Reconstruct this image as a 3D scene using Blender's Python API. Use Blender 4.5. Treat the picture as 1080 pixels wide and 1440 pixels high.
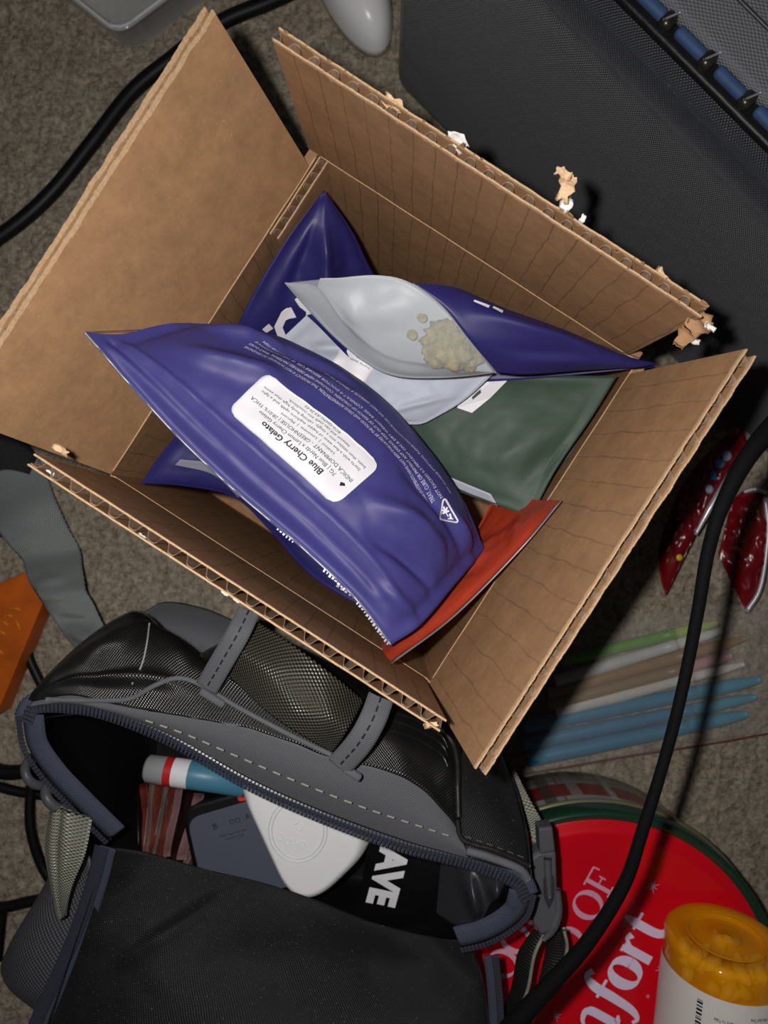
import bpy, bmesh, math, random
import numpy as np
from mathutils import Vector, Matrix, noise

random.seed(7); rng = np.random.default_rng(7)
for o in list(bpy.data.objects): bpy.data.objects.remove(o)
scene = bpy.context.scene
COL = scene.collection

# ------------------------------------------------------------------ camera, light, exposure
H = 0.452            # camera height above the carpet
F = 1050.0           # focal length in pixels of the 1080x1440 frame
cam_d = bpy.data.cameras.new('camera'); cam = bpy.data.objects.new('camera', cam_d); COL.objects.link(cam)
cam.location = (0, 0, H); cam.rotation_euler = (0, 0, 0)
cam_d.sensor_fit = 'VERTICAL'; cam_d.sensor_height = 36; cam_d.lens = F / 1440 * 36
cam_d.clip_start = 0.005; cam_d.clip_end = 20
cam_d.dof.use_dof = True; cam_d.dof.focus_distance = 0.275; cam_d.dof.aperture_fstop = 15.0
scene.camera = cam

world = bpy.data.worlds.new('world'); scene.world = world; world.use_nodes = True
bg = world.node_tree.nodes['Background']; bg.inputs[0].default_value = (0.95, 0.97, 1.0, 1); bg.inputs[1].default_value = 0.018

fl = bpy.data.lights.new('phone_flash', 'POINT'); fl.energy = 3.3; fl.shadow_soft_size = 0.004; fl.color = (1.0, 0.965, 0.93)
flo = bpy.data.objects.new('phone_flash', fl); COL.objects.link(flo); flo.location = (-0.020, 0.010, H + 0.002)

vs = scene.view_settings
vs.view_transform = 'Standard'; vs.look = 'None'; vs.gamma = 1.0; vs.exposure = 0.0; vs.use_curve_mapping = False

# ------------------------------------------------------------------ helpers
def P(u, v, z=0.0):
    d = (H - z) / F
    return Vector(((u - 540) * d, -(v - 720) * d, z))

def npP(pts): return np.array([list(P(*p)) for p in pts], float)

def srgb(r, g, b):
    f = lambda c: (c / 255 / 12.92) if c / 255 <= 0.04045 else ((c / 255 + 0.055) / 1.055) ** 2.4
    return (f(r), f(g), f(b), 1)

MATS = {}
def mat(name, col, rough=0.6, metal=0.0, var=0.0, vscale=400, bump=0.0, bscale=900, spec=0.5, coat=0.0,
        trans=0.0, alpha=1.0, sheen=0.0, ior=1.45, col2=None, aniso=None):
    """plain principled material with a noise colour variation and a noise bump (object coordinates)"""
    m = bpy.data.materials.new(name); m.use_nodes = True; MATS[name] = m
    nt = m.node_tree; N = nt.nodes; L = nt.links
    b = N['Principled BSDF']
    b.inputs['Base Color'].default_value = col; b.inputs['Roughness'].default_value = rough
    b.inputs['Metallic'].default_value = metal; b.inputs['Specular IOR Level'].default_value = spec
    b.inputs['Coat Weight'].default_value = coat; b.inputs['Transmission Weight'].default_value = trans
    b.inputs['Alpha'].default_value = alpha; b.inputs['Sheen Weight'].default_value = sheen
    b.inputs['IOR'].default_value = ior
    tc = N.new('ShaderNodeTexCoord')
    if var > 0 or col2:
        n = N.new('ShaderNodeTexNoise'); n.inputs['Scale'].default_value = vscale; n.inputs['Detail'].default_value = 5
        L.new(tc.outputs['Object'], n.inputs['Vector'])
        r = N.new('ShaderNodeValToRGB'); r.color_ramp.elements[0].position = 0.3; r.color_ramp.elements[1].position = 0.7
        c2 = col2 or tuple(min(1, c * (1 + var)) for c in col[:3]) + (1,)
        c1 = col if col2 else tuple(c * (1 - var) for c in col[:3]) + (1,)
        r.color_ramp.elements[0].color = c1; r.color_ramp.elements[1].color = c2
        L.new(n.outputs['Fac'], r.inputs['Fac']); L.new(r.outputs['Color'], b.inputs['Base Color'])
    if bump > 0:
        n2 = N.new('ShaderNodeTexNoise'); n2.inputs['Scale'].default_value = bscale; n2.inputs['Detail'].default_value = 4
        L.new(tc.outputs['Object'], n2.inputs['Vector'])
        bp = N.new('ShaderNodeBump'); bp.inputs['Strength'].default_value = bump; bp.inputs['Distance'].default_value = 0.001
        L.new(n2.outputs['Fac'], bp.inputs['Height']); L.new(bp.outputs['Normal'], b.inputs['Normal'])
    return m

def math_node(nt, op, a, b=None):
    n = nt.nodes.new('ShaderNodeMath'); n.operation = op
    for i, x in enumerate((a, b)):
        if x is None: continue
        if isinstance(x, (int, float)): n.inputs[i].default_value = x
        else: nt.links.new(x, n.inputs[i])
    return n.outputs[0]

def weave_mat(name, col, pu, pv, rough=0.35, strength=0.8, dist=0.0006, spec=0.6, uv=True, dark=0.35, sheen=0.0, speck=0.0, jitter=0.12):
    """woven cloth: over/under weave from two sine waves in uv metres (or object coordinates)"""
    m = bpy.data.materials.new(name); m.use_nodes = True; MATS[name] = m
    nt = m.node_tree; N = nt.nodes; L = nt.links; b = N['Principled BSDF']
    tc = N.new('ShaderNodeTexCoord'); sx = N.new('ShaderNodeSeparateXYZ')
    nz = N.new('ShaderNodeTexNoise'); nz.inputs['Scale'].default_value = 60; nz.inputs['Detail'].default_value = 3
    L.new(tc.outputs['Object'], nz.inputs['Vector'])
    L.new(tc.outputs['UV' if uv else 'Object'], sx.inputs[0])
    u = math_node(nt, 'MULTIPLY', sx.outputs[0], 2 * math.pi / pu); v = math_node(nt, 'MULTIPLY', sx.outputs[1], 2 * math.pi / pv)
    w = math_node(nt, 'MULTIPLY', nz.outputs['Fac'], jitter * 60)
    su = math_node(nt, 'SINE', math_node(nt, 'ADD', u, w)); sv = math_node(nt, 'SINE', math_node(nt, 'ADD', v, w))
    pr = math_node(nt, 'MULTIPLY', su, sv)
    h = math_node(nt, 'ADD', math_node(nt, 'MULTIPLY', pr, 0.5), 0.5)
    bp = N.new('ShaderNodeBump'); bp.inputs['Strength'].default_value = strength; bp.inputs['Distance'].default_value = dist
    L.new(h, bp.inputs['Height']); L.new(bp.outputs['Normal'], b.inputs['Normal'])
    mx = N.new('ShaderNodeMixRGB'); mx.inputs[1].default_value = tuple(c * dark for c in col[:3]) + (1,); mx.inputs[2].default_value = col
    L.new(h, mx.inputs[0]); out = mx.outputs[0]
    if speck > 0:
        wn = N.new('ShaderNodeTexNoise'); wn.inputs['Scale'].default_value = 1500; wn.inputs['Detail'].default_value = 1
        L.new(tc.outputs['Object'], wn.inputs['Vector'])
        g = math_node(nt, 'MULTIPLY', math_node(nt, 'GREATER_THAN', wn.outputs['Fac'], 0.74), speck)
        m2 = N.new('ShaderNodeMixRGB'); m2.inputs[2].default_value = (0.35, 0.36, 0.36, 1)
        L.new(g, m2.inputs[0]); L.new(out, m2.inputs[1]); out = m2.outputs[0]
    L.new(out, b.inputs['Base Color'])
    b.inputs['Roughness'].default_value = rough; b.inputs['Specular IOR Level'].default_value = spec
    b.inputs['Sheen Weight'].default_value = sheen; b.inputs['Sheen Roughness'].default_value = 0.4
    return m

def cardboard_mat(name, col, lines=0.0, period=0.007):
    m = mat(name, col, rough=0.75, var=0.0, spec=0.25)
    nt = m.node_tree; N = nt.nodes; L = nt.links; b = N['Principled BSDF']
    tc = [n for n in N if n.type == 'TEX_COORD'][0]
    n1 = N.new('ShaderNodeTexNoise'); n1.inputs['Scale'].default_value = 90; n1.inputs['Detail'].default_value = 8; n1.inputs['Roughness'].default_value = 0.75
    L.new(tc.outputs['Object'], n1.inputs['Vector'])
    r = N.new('ShaderNodeValToRGB'); r.color_ramp.elements[0].position = 0.32; r.color_ramp.elements[1].position = 0.7
    r.color_ramp.elements[0].color = tuple(c * 0.80 for c in col[:3]) + (1,); r.color_ramp.elements[1].color = tuple(min(1, c * 1.16) for c in col[:3]) + (1,)
    L.new(n1.outputs['Fac'], r.inputs['Fac']); out = r.outputs['Color']
    # pale fibres
    n2 = N.new('ShaderNodeTexNoise'); n2.inputs['Scale'].default_value = 700; n2.inputs['Detail'].default_value = 2
    mp = N.new('ShaderNodeMapping'); mp.inputs['Scale'].default_value = (1, 0.35, 1); mp.inputs['Rotation'].default_value = (0, 0, 0.6)
    L.new(tc.outputs['Object'], mp.inputs[0]); L.new(mp.outputs[0], n2.inputs['Vector'])
    g = math_node(nt, 'MULTIPLY', math_node(nt, 'GREATER_THAN', n2.outputs['Fac'], 0.70), 0.22)
    mx = N.new('ShaderNodeMixRGB'); mx.inputs[2].default_value = (0.62, 0.43, 0.26, 1); L.new(g, mx.inputs[0]); L.new(out, mx.inputs[1]); out = mx.outputs[0]
    if lines > 0:
        sx = N.new('ShaderNodeSeparateXYZ'); L.new(tc.outputs['UV'], sx.inputs[0])
        n3 = N.new('ShaderNodeTexNoise'); n3.inputs['Scale'].default_value = 55; L.new(tc.outputs['UV'], n3.inputs['Vector'])
        ph = math_node(nt, 'ADD', math_node(nt, 'MULTIPLY', sx.outputs[0], 1 / period), math_node(nt, 'MULTIPLY', n3.outputs['Fac'], 0.35))
        fr = math_node(nt, 'FRACT', ph)
        d = math_node(nt, 'LESS_THAN', math_node(nt, 'ABSOLUTE', math_node(nt, 'SUBTRACT', fr, 0.5)), 0.03)
        n4 = N.new('ShaderNodeTexNoise'); n4.inputs['Scale'].default_value = 35; L.new(tc.outputs['Object'], n4.inputs['Vector'])
        amt = math_node(nt, 'MULTIPLY', math_node(nt, 'MULTIPLY', d, n4.outputs['Fac']), lines)
        m3 = N.new('ShaderNodeMixRGB'); m3.inputs[2].default_value = (0.06, 0.03, 0.018, 1); L.new(amt, m3.inputs[0]); L.new(out, m3.inputs[1]); out = m3.outputs[0]
    L.new(out, b.inputs['Base Color'])
    bp = N.new('ShaderNodeBump'); bp.inputs['Strength'].default_value = 0.25; bp.inputs['Distance'].default_value = 0.0006
    L.new(n1.outputs['Fac'], bp.inputs['Height']); L.new(bp.outputs['Normal'], b.inputs['Normal'])
    return m

def link(name, me, m, parent=None):
    o = bpy.data.objects.new(name, me); COL.objects.link(o)
    if m is not None:
        me.materials.clear(); me.materials.append(m)
    if parent is not None:
        o.parent = parent
        o.matrix_parent_inverse = world_of(parent).inverted()
    return o

WORLD = {}
def world_of(o):
    """world matrix without needing a depsgraph update (parts carry world-space meshes)"""
    return WORLD.get(o.name, Matrix.Identity(4))

def thing(name, label, cat, loc=(0, 0, 0), group=None):
    o = bpy.data.objects.new(name, None); COL.objects.link(o); o.location = loc
    o.empty_display_size = 0.02
    o['label'] = label; o['category'] = cat
    if group: o['group'] = group
    WORLD[o.name] = Matrix.Translation(Vector(loc))
    return o

def tag(o, label, cat, group=None):
    o['label'] = label; o['category'] = cat
    if group: o['group'] = group
    return o

def mesh(name, verts, faces, m, parent=None, smooth=True, uvs=None, kind=None, label=None):
    me = bpy.data.meshes.new(name)
    me.from_pydata([tuple(v) for v in verts], [], [tuple(int(i) for i in f) for f in faces])
    if uvs is not None:
        uvl = me.uv_layers.new(name='UVMap'); li = np.empty(len(me.loops), np.int32); me.loops.foreach_get('vertex_index', li)
        uvl.data.foreach_set('uv', np.asarray(uvs, np.float32)[li].ravel())
    if smooth: me.polygons.foreach_set('use_smooth', [True] * len(me.polygons))
    me.update()
    o = link(name, me, m, parent)
    if kind: o['kind'] = kind
    if label: o['label'] = label
    return o

class MB:
    """collects shapes into one mesh"""
    def __init__(s): s.v = []; s.f = []
    def add(s, v, f):
        b = len(s.v); s.v += [tuple(x) for x in v]; s.f += [tuple(int(i) + b for i in q) for q in f]; return s
    def box(s, c, ax, ay, az, hx, hy, hz):
        c = Vector(c); v = []
        for k in (-1, 1):
            for j in (-1, 1):
                for i in (-1, 1): v.append(c + ax * hx * i + ay * hy * j + az * hz * k)
        return s.add(v, [(0, 2, 3, 1), (4, 5, 7, 6), (0, 1, 5, 4), (2, 6, 7, 3), (0, 4, 6, 2), (1, 3, 7, 5)])
    def build(s, name, m, parent=None, smooth=False, **k): return mesh(name, s.v, s.f, m, parent, smooth, **k)

def catmull(pts, n):
    """resample a polyline of any dimension as an arc-length Catmull-Rom curve with n+1 points"""
    p = np.asarray(pts, float)
    if len(p) == 2:
        t = np.linspace(0, 1, n + 1)[:, None]; return p[0] * (1 - t) + p[1] * t
    q = np.vstack([2 * p[0] - p[1], p, 2 * p[-1] - p[-2]])
    out = []
    for i in range(1, len(q) - 2):
        t = np.linspace(0, 1, 25)[:-1, None]
        a, b, c, d = q[i - 1], q[i], q[i + 1], q[i + 2]
        out.append(0.5 * (2 * b + (c - a) * t + (2 * a - 5 * b + 4 * c - d) * t ** 2 + (3 * b - a - 3 * c + d) * t ** 3))
    out = np.vstack(out + [p[-1:]])
    L = np.r_[0, np.cumsum(np.linalg.norm(np.diff(out, axis=0), axis=1))]
    s = np.linspace(0, L[-1], n + 1)
    return np.stack([np.interp(s, L, out[:, k]) for k in range(p.shape[1])], 1)

def coons(bot, top, left, right, n, m):
    """boundary curves in pixel+height triples -> world grid (m+1, n+1, 3); bot/top run in s, left/right in t"""
    B = catmull(npP(bot), n); T = catmull(npP(top), n); Lc = catmull(npP(left), m); R = catmull(npP(right), m)
    s = np.linspace(0, 1, n + 1)[None, :, None]; t = np.linspace(0, 1, m + 1)[:, None, None]
    g = (1 - t) * B[None] + t * T[None] + (1 - s) * Lc[:, None] + s * R[:, None]
    g -= (1 - s) * (1 - t) * B[0] + s * (1 - t) * B[-1] + (1 - s) * t * T[0] + s * t * T[-1]
    return g

def gnormals(g):
    du = np.gradient(g, axis=1); dv = np.gradient(g, axis=0)
    nn = np.cross(du, dv); nn /= np.linalg.norm(nn, axis=2, keepdims=True) + 1e-12
    if nn[..., 2].mean() < 0: nn = -nn
    return nn

def gmesh_data(g):
    m, n = g.shape[0], g.shape[1]
    idx = np.arange(m * n).reshape(m, n)
    f = np.stack([idx[:-1, :-1], idx[:-1, 1:], idx[1:, 1:], idx[1:, :-1]], -1).reshape(-1, 4)
    du = np.gradient(g, axis=1); dv = np.gradient(g, axis=0)
    if np.cross(du, dv)[..., 2].mean() < 0: f = f[:, ::-1]
    lu = np.linalg.norm(np.diff(g, axis=1), axis=2).sum(1).mean(); lv = np.linalg.norm(np.diff(g, axis=0), axis=2).sum(0).mean()
    uu, vv = np.meshgrid(np.linspace(0, lu, n), np.linspace(0, lv, m))
    return g.reshape(-1, 3), f, np.stack([uu, vv], -1).reshape(-1, 2)

def sheet(name, g, m, parent=None, thick=0.0006, **k):
    """a grid given real thickness, closed all round"""
    nn = gnormals(g); v1, f1, uv = gmesh_data(g); v2 = (g - nn * thick).reshape(-1, 3)
    M, Nn = g.shape[:2]; b = len(v1)
    f2 = f1[:, ::-1] + b
    idx = np.arange(b).reshape(M, Nn)
    ring = list(idx[0, :]) + list(idx[1:, -1]) + list(idx[-1, -2::-1]) + list(idx[-2:0, 0])
    fr = [(ring[i], ring[i - 1], ring[i - 1] + b, ring[i] + b) for i in range(len(ring))]
    return mesh(name, np.vstack([v1, v2]), [tuple(x) for x in f1] + [tuple(x) for x in f2] + fr, m, parent, uvs=np.vstack([uv, uv]), **k)

def st(g):
    s, t = np.meshgrid(np.linspace(0, 1, g.shape[1]), np.linspace(0, 1, g.shape[0])); return s, t

def prof(s, t, seal=0.05, p=0.55):
    a = np.clip((np.minimum(s, 1 - s) - seal) / (0.5 - seal), 0, 1); b = np.clip((np.minimum(t, 1 - t) - seal) / (0.5 - seal), 0, 1)
    a = a * (2 - a); b = b * (2 - b)
    return (a * b) ** p

def fbm(g, scale, seed=0):
    out = np.zeros(g.shape[:2])
    for i in range(g.shape[0]):
        for j in range(g.shape[1]):
            out[i, j] = noise.fractal(Vector(g[i, j]) * scale + Vector((seed * 3.7, seed * 1.3, seed)), 0.7, 2.0, 3)
    return out

def ridge(s, t, s0, t0, s1, t1, w, h, taper=True):
    """a crease line from (s0,t0) to (s1,t1)"""
    dx, dy = s1 - s0, t1 - t0; L2 = dx * dx + dy * dy
    k = np.clip(((s - s0) * dx + (t - t0) * dy) / L2, 0, 1)
    d = np.hypot(s - s0 - k * dx, t - t0 - k * dy)
    a = np.sin(np.pi * np.clip(k, 0.02, 0.98)) if taper else 1
    return h * a * np.exp(-(d / w) ** 2)

class Surf:
    """a front surface one can print on: maps (s,t) or a picture position to points on the grid"""
    def __init__(s, g):
        s.g = g; s.n = gnormals(g)
        d = (H - g[..., 2]) / F
        s.px = np.stack([g[..., 0] / d + 540, -g[..., 1] / d + 720], -1)
    def find(s, u, v):
        d = np.hypot(s.px[..., 0] - u, s.px[..., 1] - v); i, j = np.unravel_index(d.argmin(), d.shape)
        m, n = s.g.shape[:2]; i = min(max(i, 1), m - 2); j = min(max(j, 1), n - 2)
        ds = (s.px[i, j + 1] - s.px[i, j - 1]) / 2; dt = (s.px[i + 1, j] - s.px[i - 1, j]) / 2
        r = np.linalg.lstsq(np.stack([ds, dt], 1), np.array([u, v]) - s.px[i, j], rcond=None)[0]
        return np.array([(j + r[0]) / (n - 1), (i + r[1]) / (m - 1)])
    def at(s, a, b, off=0.0):
        m, n = s.g.shape[:2]; x = min(max(a * (n - 1), 0), n - 1.0001); y = min(max(b * (m - 1), 0), m - 1.0001)
        j, i = int(x), int(y); fx, fy = x - j, y - i
        q = lambda A: (A[i, j] * (1 - fx) + A[i, j + 1] * fx) * (1 - fy) + (A[i + 1, j] * (1 - fx) + A[i + 1, j + 1] * fx) * fy
        return Vector(q(s.g) + q(s.n) * off)

def quad_map(surf, tl, tr, bl, br, off):
    """unit square (x right, y down) bounded by four picture positions -> points on the surface"""
    c = [surf.find(*p) for p in (tl, tr, bl, br)]
    def f(x, y, o=0.0):
        q = (c[0] * (1 - x) + c[1] * x) * (1 - y) + (c[2] * (1 - x) + c[3] * x) * y
        return surf.at(q[0], q[1], off + o)
    return f

_txt = {}
def text_mesh(body, bold=0.0, space=1.0, shear=0.0):
    """flat text as (verts, faces) scaled to cap height 1, starting at x=0; returns width too"""
    key = (body, bold, space, shear)
    if key in _txt: return _txt[key]
    cu = bpy.data.curves.new('t', 'FONT'); cu.body = body; cu.size = 1; cu.offset = bold; cu.space_character = space; cu.shear = shear
    cu.resolution_u = 2; cu.fill_mode = 'FRONT' if hasattr(cu, 'fill_mode') else cu.fill_mode
    o = bpy.data.objects.new('t', cu); COL.objects.link(o)
    dg = bpy.context.evaluated_depsgraph_get(); me = o.evaluated_get(dg).to_mesh()
    v = np.array([x.co[:2] for x in me.vertices]); f = [tuple(p.vertices) for p in me.polygons]
    o.evaluated_get(dg).to_mesh_clear(); bpy.data.objects.remove(o); bpy.data.curves.remove(cu)
    v[:, 0] -= v[:, 0].min(); w = v[:, 0].max(); v = v / 0.69
    _txt[key] = (v, f, w / 0.69); return _txt[key]

def put_text(mb, fmap, body, x0, x1, yb, h, bold=0.0, shear=0.0, off=0.0):
    """text laid between x0..x1 (unit square), baseline yb, cap height h"""
    v, f, w = text_mesh(body, bold, 1.0, shear)
    mb.add([fmap(x0 + (x1 - x0) * p[0] / w, yb - h * p[1], off) for p in v], f)

def tube(name, pts, r, m, parent=None, seg=10, n=None, caps=True, **k):
    pts = np.asarray(pts, float); n = n or max(8, len(pts) * 6)
    rr = np.atleast_1d(np.asarray(r, float))
    c = catmull(pts, n); rad = np.interp(np.linspace(0, 1, n + 1), np.linspace(0, 1, len(rr)), rr)
    tan = np.gradient(c, axis=0); up = Vector((0, 0, 1)); v = []; f = []
    for i in range(n + 1):
        t = Vector(tan[i]).normalized(); a = t.cross(up)
        if a.length < 1e-4: a = t.cross(Vector((1, 0, 0)))
        a.normalize(); b = a.cross(t)
        for j in range(seg):
            q = 2 * math.pi * j / seg; v.append(Vector(c[i]) + (a * math.cos(q) + b * math.sin(q)) * rad[i])
    for i in range(n):
        for j in range(seg):
            j2 = (j + 1) % seg; f.append((i * seg + j, i * seg + j2, (i + 1) * seg + j2, (i + 1) * seg + j))
    if caps: f += [tuple(range(seg)), tuple(range(n * seg + seg - 1, n * seg - 1, -1))]
    return mesh(name, v, f, m, parent, **k)

def lathe(name, prof_rz, m, parent, origin, axis=Vector((0, 0, 1)), seg=64, xdir=None, uv=False, **k):
    axis = axis.normalized(); x = xdir or (Vector((1, 0, 0)) if abs(axis.x) < 0.9 else Vector((0, 1, 0)))
    x = (x - axis * x.dot(axis)).normalized(); y = axis.cross(x); v = []; f = []; uvs = []
    o = Vector(origin); kk = len(prof_rz); S = seg + 1
    for i in range(S):
        a = 2 * math.pi * i / seg
        for (r, z) in prof_rz:
            v.append(o + (x * math.cos(a) + y * math.sin(a)) * r + axis * z); uvs.append((i / seg, z))
    for i in range(seg):
        for j in range(kk - 1): f.append((i * kk + j, (i + 1) * kk + j, (i + 1) * kk + j + 1, i * kk + j + 1))
    return mesh(name, v, f, m, parent, uvs=uvs, **k)

def poly_prism(name, pts, z0, z1, m, parent=None, bevel=0.0, smooth=False, **k):
    """extruded outline (world xy) with an optional soft top edge"""
    pts = np.asarray(pts, float)[:, :2]; c = pts.mean(0); n = len(pts); rings = [(pts, z0)]
    if bevel > 0:
        for a in (0, 30, 60, 90):
            q = math.radians(a); d = c - pts; ln = np.linalg.norm(d, axis=1, keepdims=True)
            rings.append((pts + d / ln * bevel * (1 - math.cos(q)), z1 - bevel + bevel * math.sin(q)))
    else: rings.append((pts, z1))
    v = [(p[0], p[1], z) for r, z in rings for p in r]; f = []
    for i in range(len(rings) - 1):
        for j in range(n): j2 = (j + 1) % n; f.append((i * n + j, i * n + j2, (i + 1) * n + j2, (i + 1) * n + j))
    f += [tuple(range(n - 1, -1, -1)), tuple(range((len(rings) - 1) * n, len(rings) * n))]
    return mesh(name, v, f, m, parent, smooth=smooth, **k)

def round_poly(pts, r, seg=6):
    """rounded polygon in the plane"""
    pts = [Vector(p[:2]) for p in pts]; out = []; n = len(pts)
    for i in range(n):
        a, b, c = pts[i - 1], pts[i], pts[(i + 1) % n]; d1 = (a - b); d2 = (c - b)
        rr = min(r, d1.length * 0.48, d2.length * 0.48); p1 = b + d1.normalized() * rr; p2 = b + d2.normalized() * rr
        for k in range(seg + 1):
            t = k / seg; out.append(tuple(p1 * (1 - t) ** 2 + b * 2 * t * (1 - t) + p2 * t * t))
    return out

# ------------------------------------------------------------------ materials
CARD = srgb(166, 128, 93)
m_card = cardboard_mat('cardboard', CARD)
m_cardl = cardboard_mat('cardboard_lined', tuple(c * 0.92 for c in CARD[:3]) + (1,), lines=0.75, period=0.0085)
m_cardf = cardboard_mat('cardboard_faint_lines', CARD, lines=0.5, period=0.0105)
m_cardedge = mat('cardboard_edge', srgb(198, 164, 128), 0.85, var=0.15, vscale=900, spec=0.2)
m_flute = mat('fluting_paper', srgb(158, 132, 108), 0.85, var=0.2, vscale=700, spec=0.2)
m_torn = mat('torn_paper', srgb(224, 190, 152), 0.9, var=0.15, vscale=900, bump=0.5, bscale=1200, spec=0.1)
m_tornw = mat('torn_white_paper', srgb(235, 232, 228), 0.9, bump=0.5, bscale=1200, spec=0.1)
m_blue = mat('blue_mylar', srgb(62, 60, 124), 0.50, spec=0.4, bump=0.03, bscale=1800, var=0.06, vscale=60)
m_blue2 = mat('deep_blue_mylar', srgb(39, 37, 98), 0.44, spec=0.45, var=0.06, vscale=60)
m_green = mat('green_mylar', srgb(60, 78, 66), 0.55, spec=0.45, var=0.05, vscale=60)
m_red = mat('rust_red_mylar', srgb(178, 62, 40), 0.33, spec=0.5, var=0.06, vscale=60)
m_white = mat('white_print', srgb(236, 236, 242), 0.5)
m_pale = mat('grey_white_print', srgb(205, 205, 222), 0.6)
m_sticker = mat('paper_sticker', srgb(232, 231, 238), 0.45)
m_ink = mat('black_ink', srgb(28, 26, 30), 0.6)
m_silver = mat('silver_foil', srgb(150, 152, 162), 0.4, metal=0.5)
m_foil = mat('pale_pouch_film', srgb(178, 186, 202), 0.5, spec=0.4, var=0.05, vscale=50)
m_clear = mat('frosted_clear_film', srgb(205, 210, 216), 0.36, spec=0.45, alpha=0.20)
m_bud = mat('dried_bud', srgb(120, 112, 48), 0.9, col2=srgb(190, 176, 104), vscale=420, bump=0.8, bscale=900, spec=0.15)
m_black = mat('black_rubber', srgb(14, 14, 16), 0.5, spec=0.35)
m_blackmatte = mat('matte_black_sleeve', srgb(10, 10, 11), 0.8, spec=0.15)
m_greyplastic = mat('grey_plastic', srgb(84, 84, 90), 0.42, var=0.05)
m_whiteplastic = mat('white_plastic', srgb(244, 244, 246), 0.28, spec=0.5)
m_lining = mat('black_lining', srgb(17, 17, 19), 0.45, spec=0.35, bump=0.3, bscale=160)
m_greyfab = weave_mat('grey_fabric', srgb(106, 107, 112), 0.0011, 0.0011, rough=0.8, strength=0.35, dark=0.8, spec=0.2, sheen=0.1)
m_tape = weave_mat('zipper_tape', srgb(80, 86, 106), 0.0010, 0.0010, rough=0.7, strength=0.6, dark=0.55, spec=0.3)
m_ripstop = weave_mat('black_ripstop', srgb(24, 24, 24), 0.0013, 0.0013, rough=0.34, strength=0.55, dark=0.5, spec=0.9, dist=0.0005)
m_handle = weave_mat('shiny_webbing', srgb(98, 94, 84), 0.0022, 0.0019, rough=0.30, strength=1.0, dark=0.25, spec=1.0, dist=0.0007, jitter=0.01)
m_webbing = weave_mat('grey_webbing', srgb(142, 148, 148), 0.0032, 0.0012, rough=0.42, strength=0.6, dark=0.7, spec=0.5)
m_silverweb = weave_mat('silvery_webbing', srgb(168, 168, 152), 0.0016, 0.0026, rough=0.36, strength=0.9, dark=0.3, spec=0.8)
m_strap = weave_mat('black_webbing', srgb(36, 35, 34), 0.0016, 0.0022, rough=0.5, strength=0.8, dark=0.4, spec=0.5)
m_canvas = weave_mat('black_canvas', srgb(25, 25, 27), 0.0010, 0.0016, rough=0.55, strength=0.5, dark=0.6, spec=0.4, speck=0.35, sheen=0.03)
m_mesh = weave_mat('pocket_mesh', srgb(124, 124, 134), 0.0026, 0.0026, rough=0.6, strength=1.0, dark=0.12, spec=0.4, jitter=0.01)
m_case = weave_mat('case_fabric', srgb(46, 49, 58), 0.0013, 0.0016, rough=0.48, strength=0.8, dark=0.35, spec=0.55, sheen=0.25, speck=0.25, dist=0.0005)  # speck paints the weave's sparkle into the colour as pale dots
m_casetop = weave_mat('case_top_mesh', srgb(112, 114, 120), 0.0024, 0.0016, rough=0.7, strength=0.6, dark=0.55, spec=0.3)
m_teeth = mat('zipper_coil', srgb(56, 58, 70), 0.26, spec=0.8)
m_thread = mat('pale_thread', srgb(158, 156, 152), 0.8)
m_darkthread = mat('dark_thread', srgb(24, 25, 32), 0.8)

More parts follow.
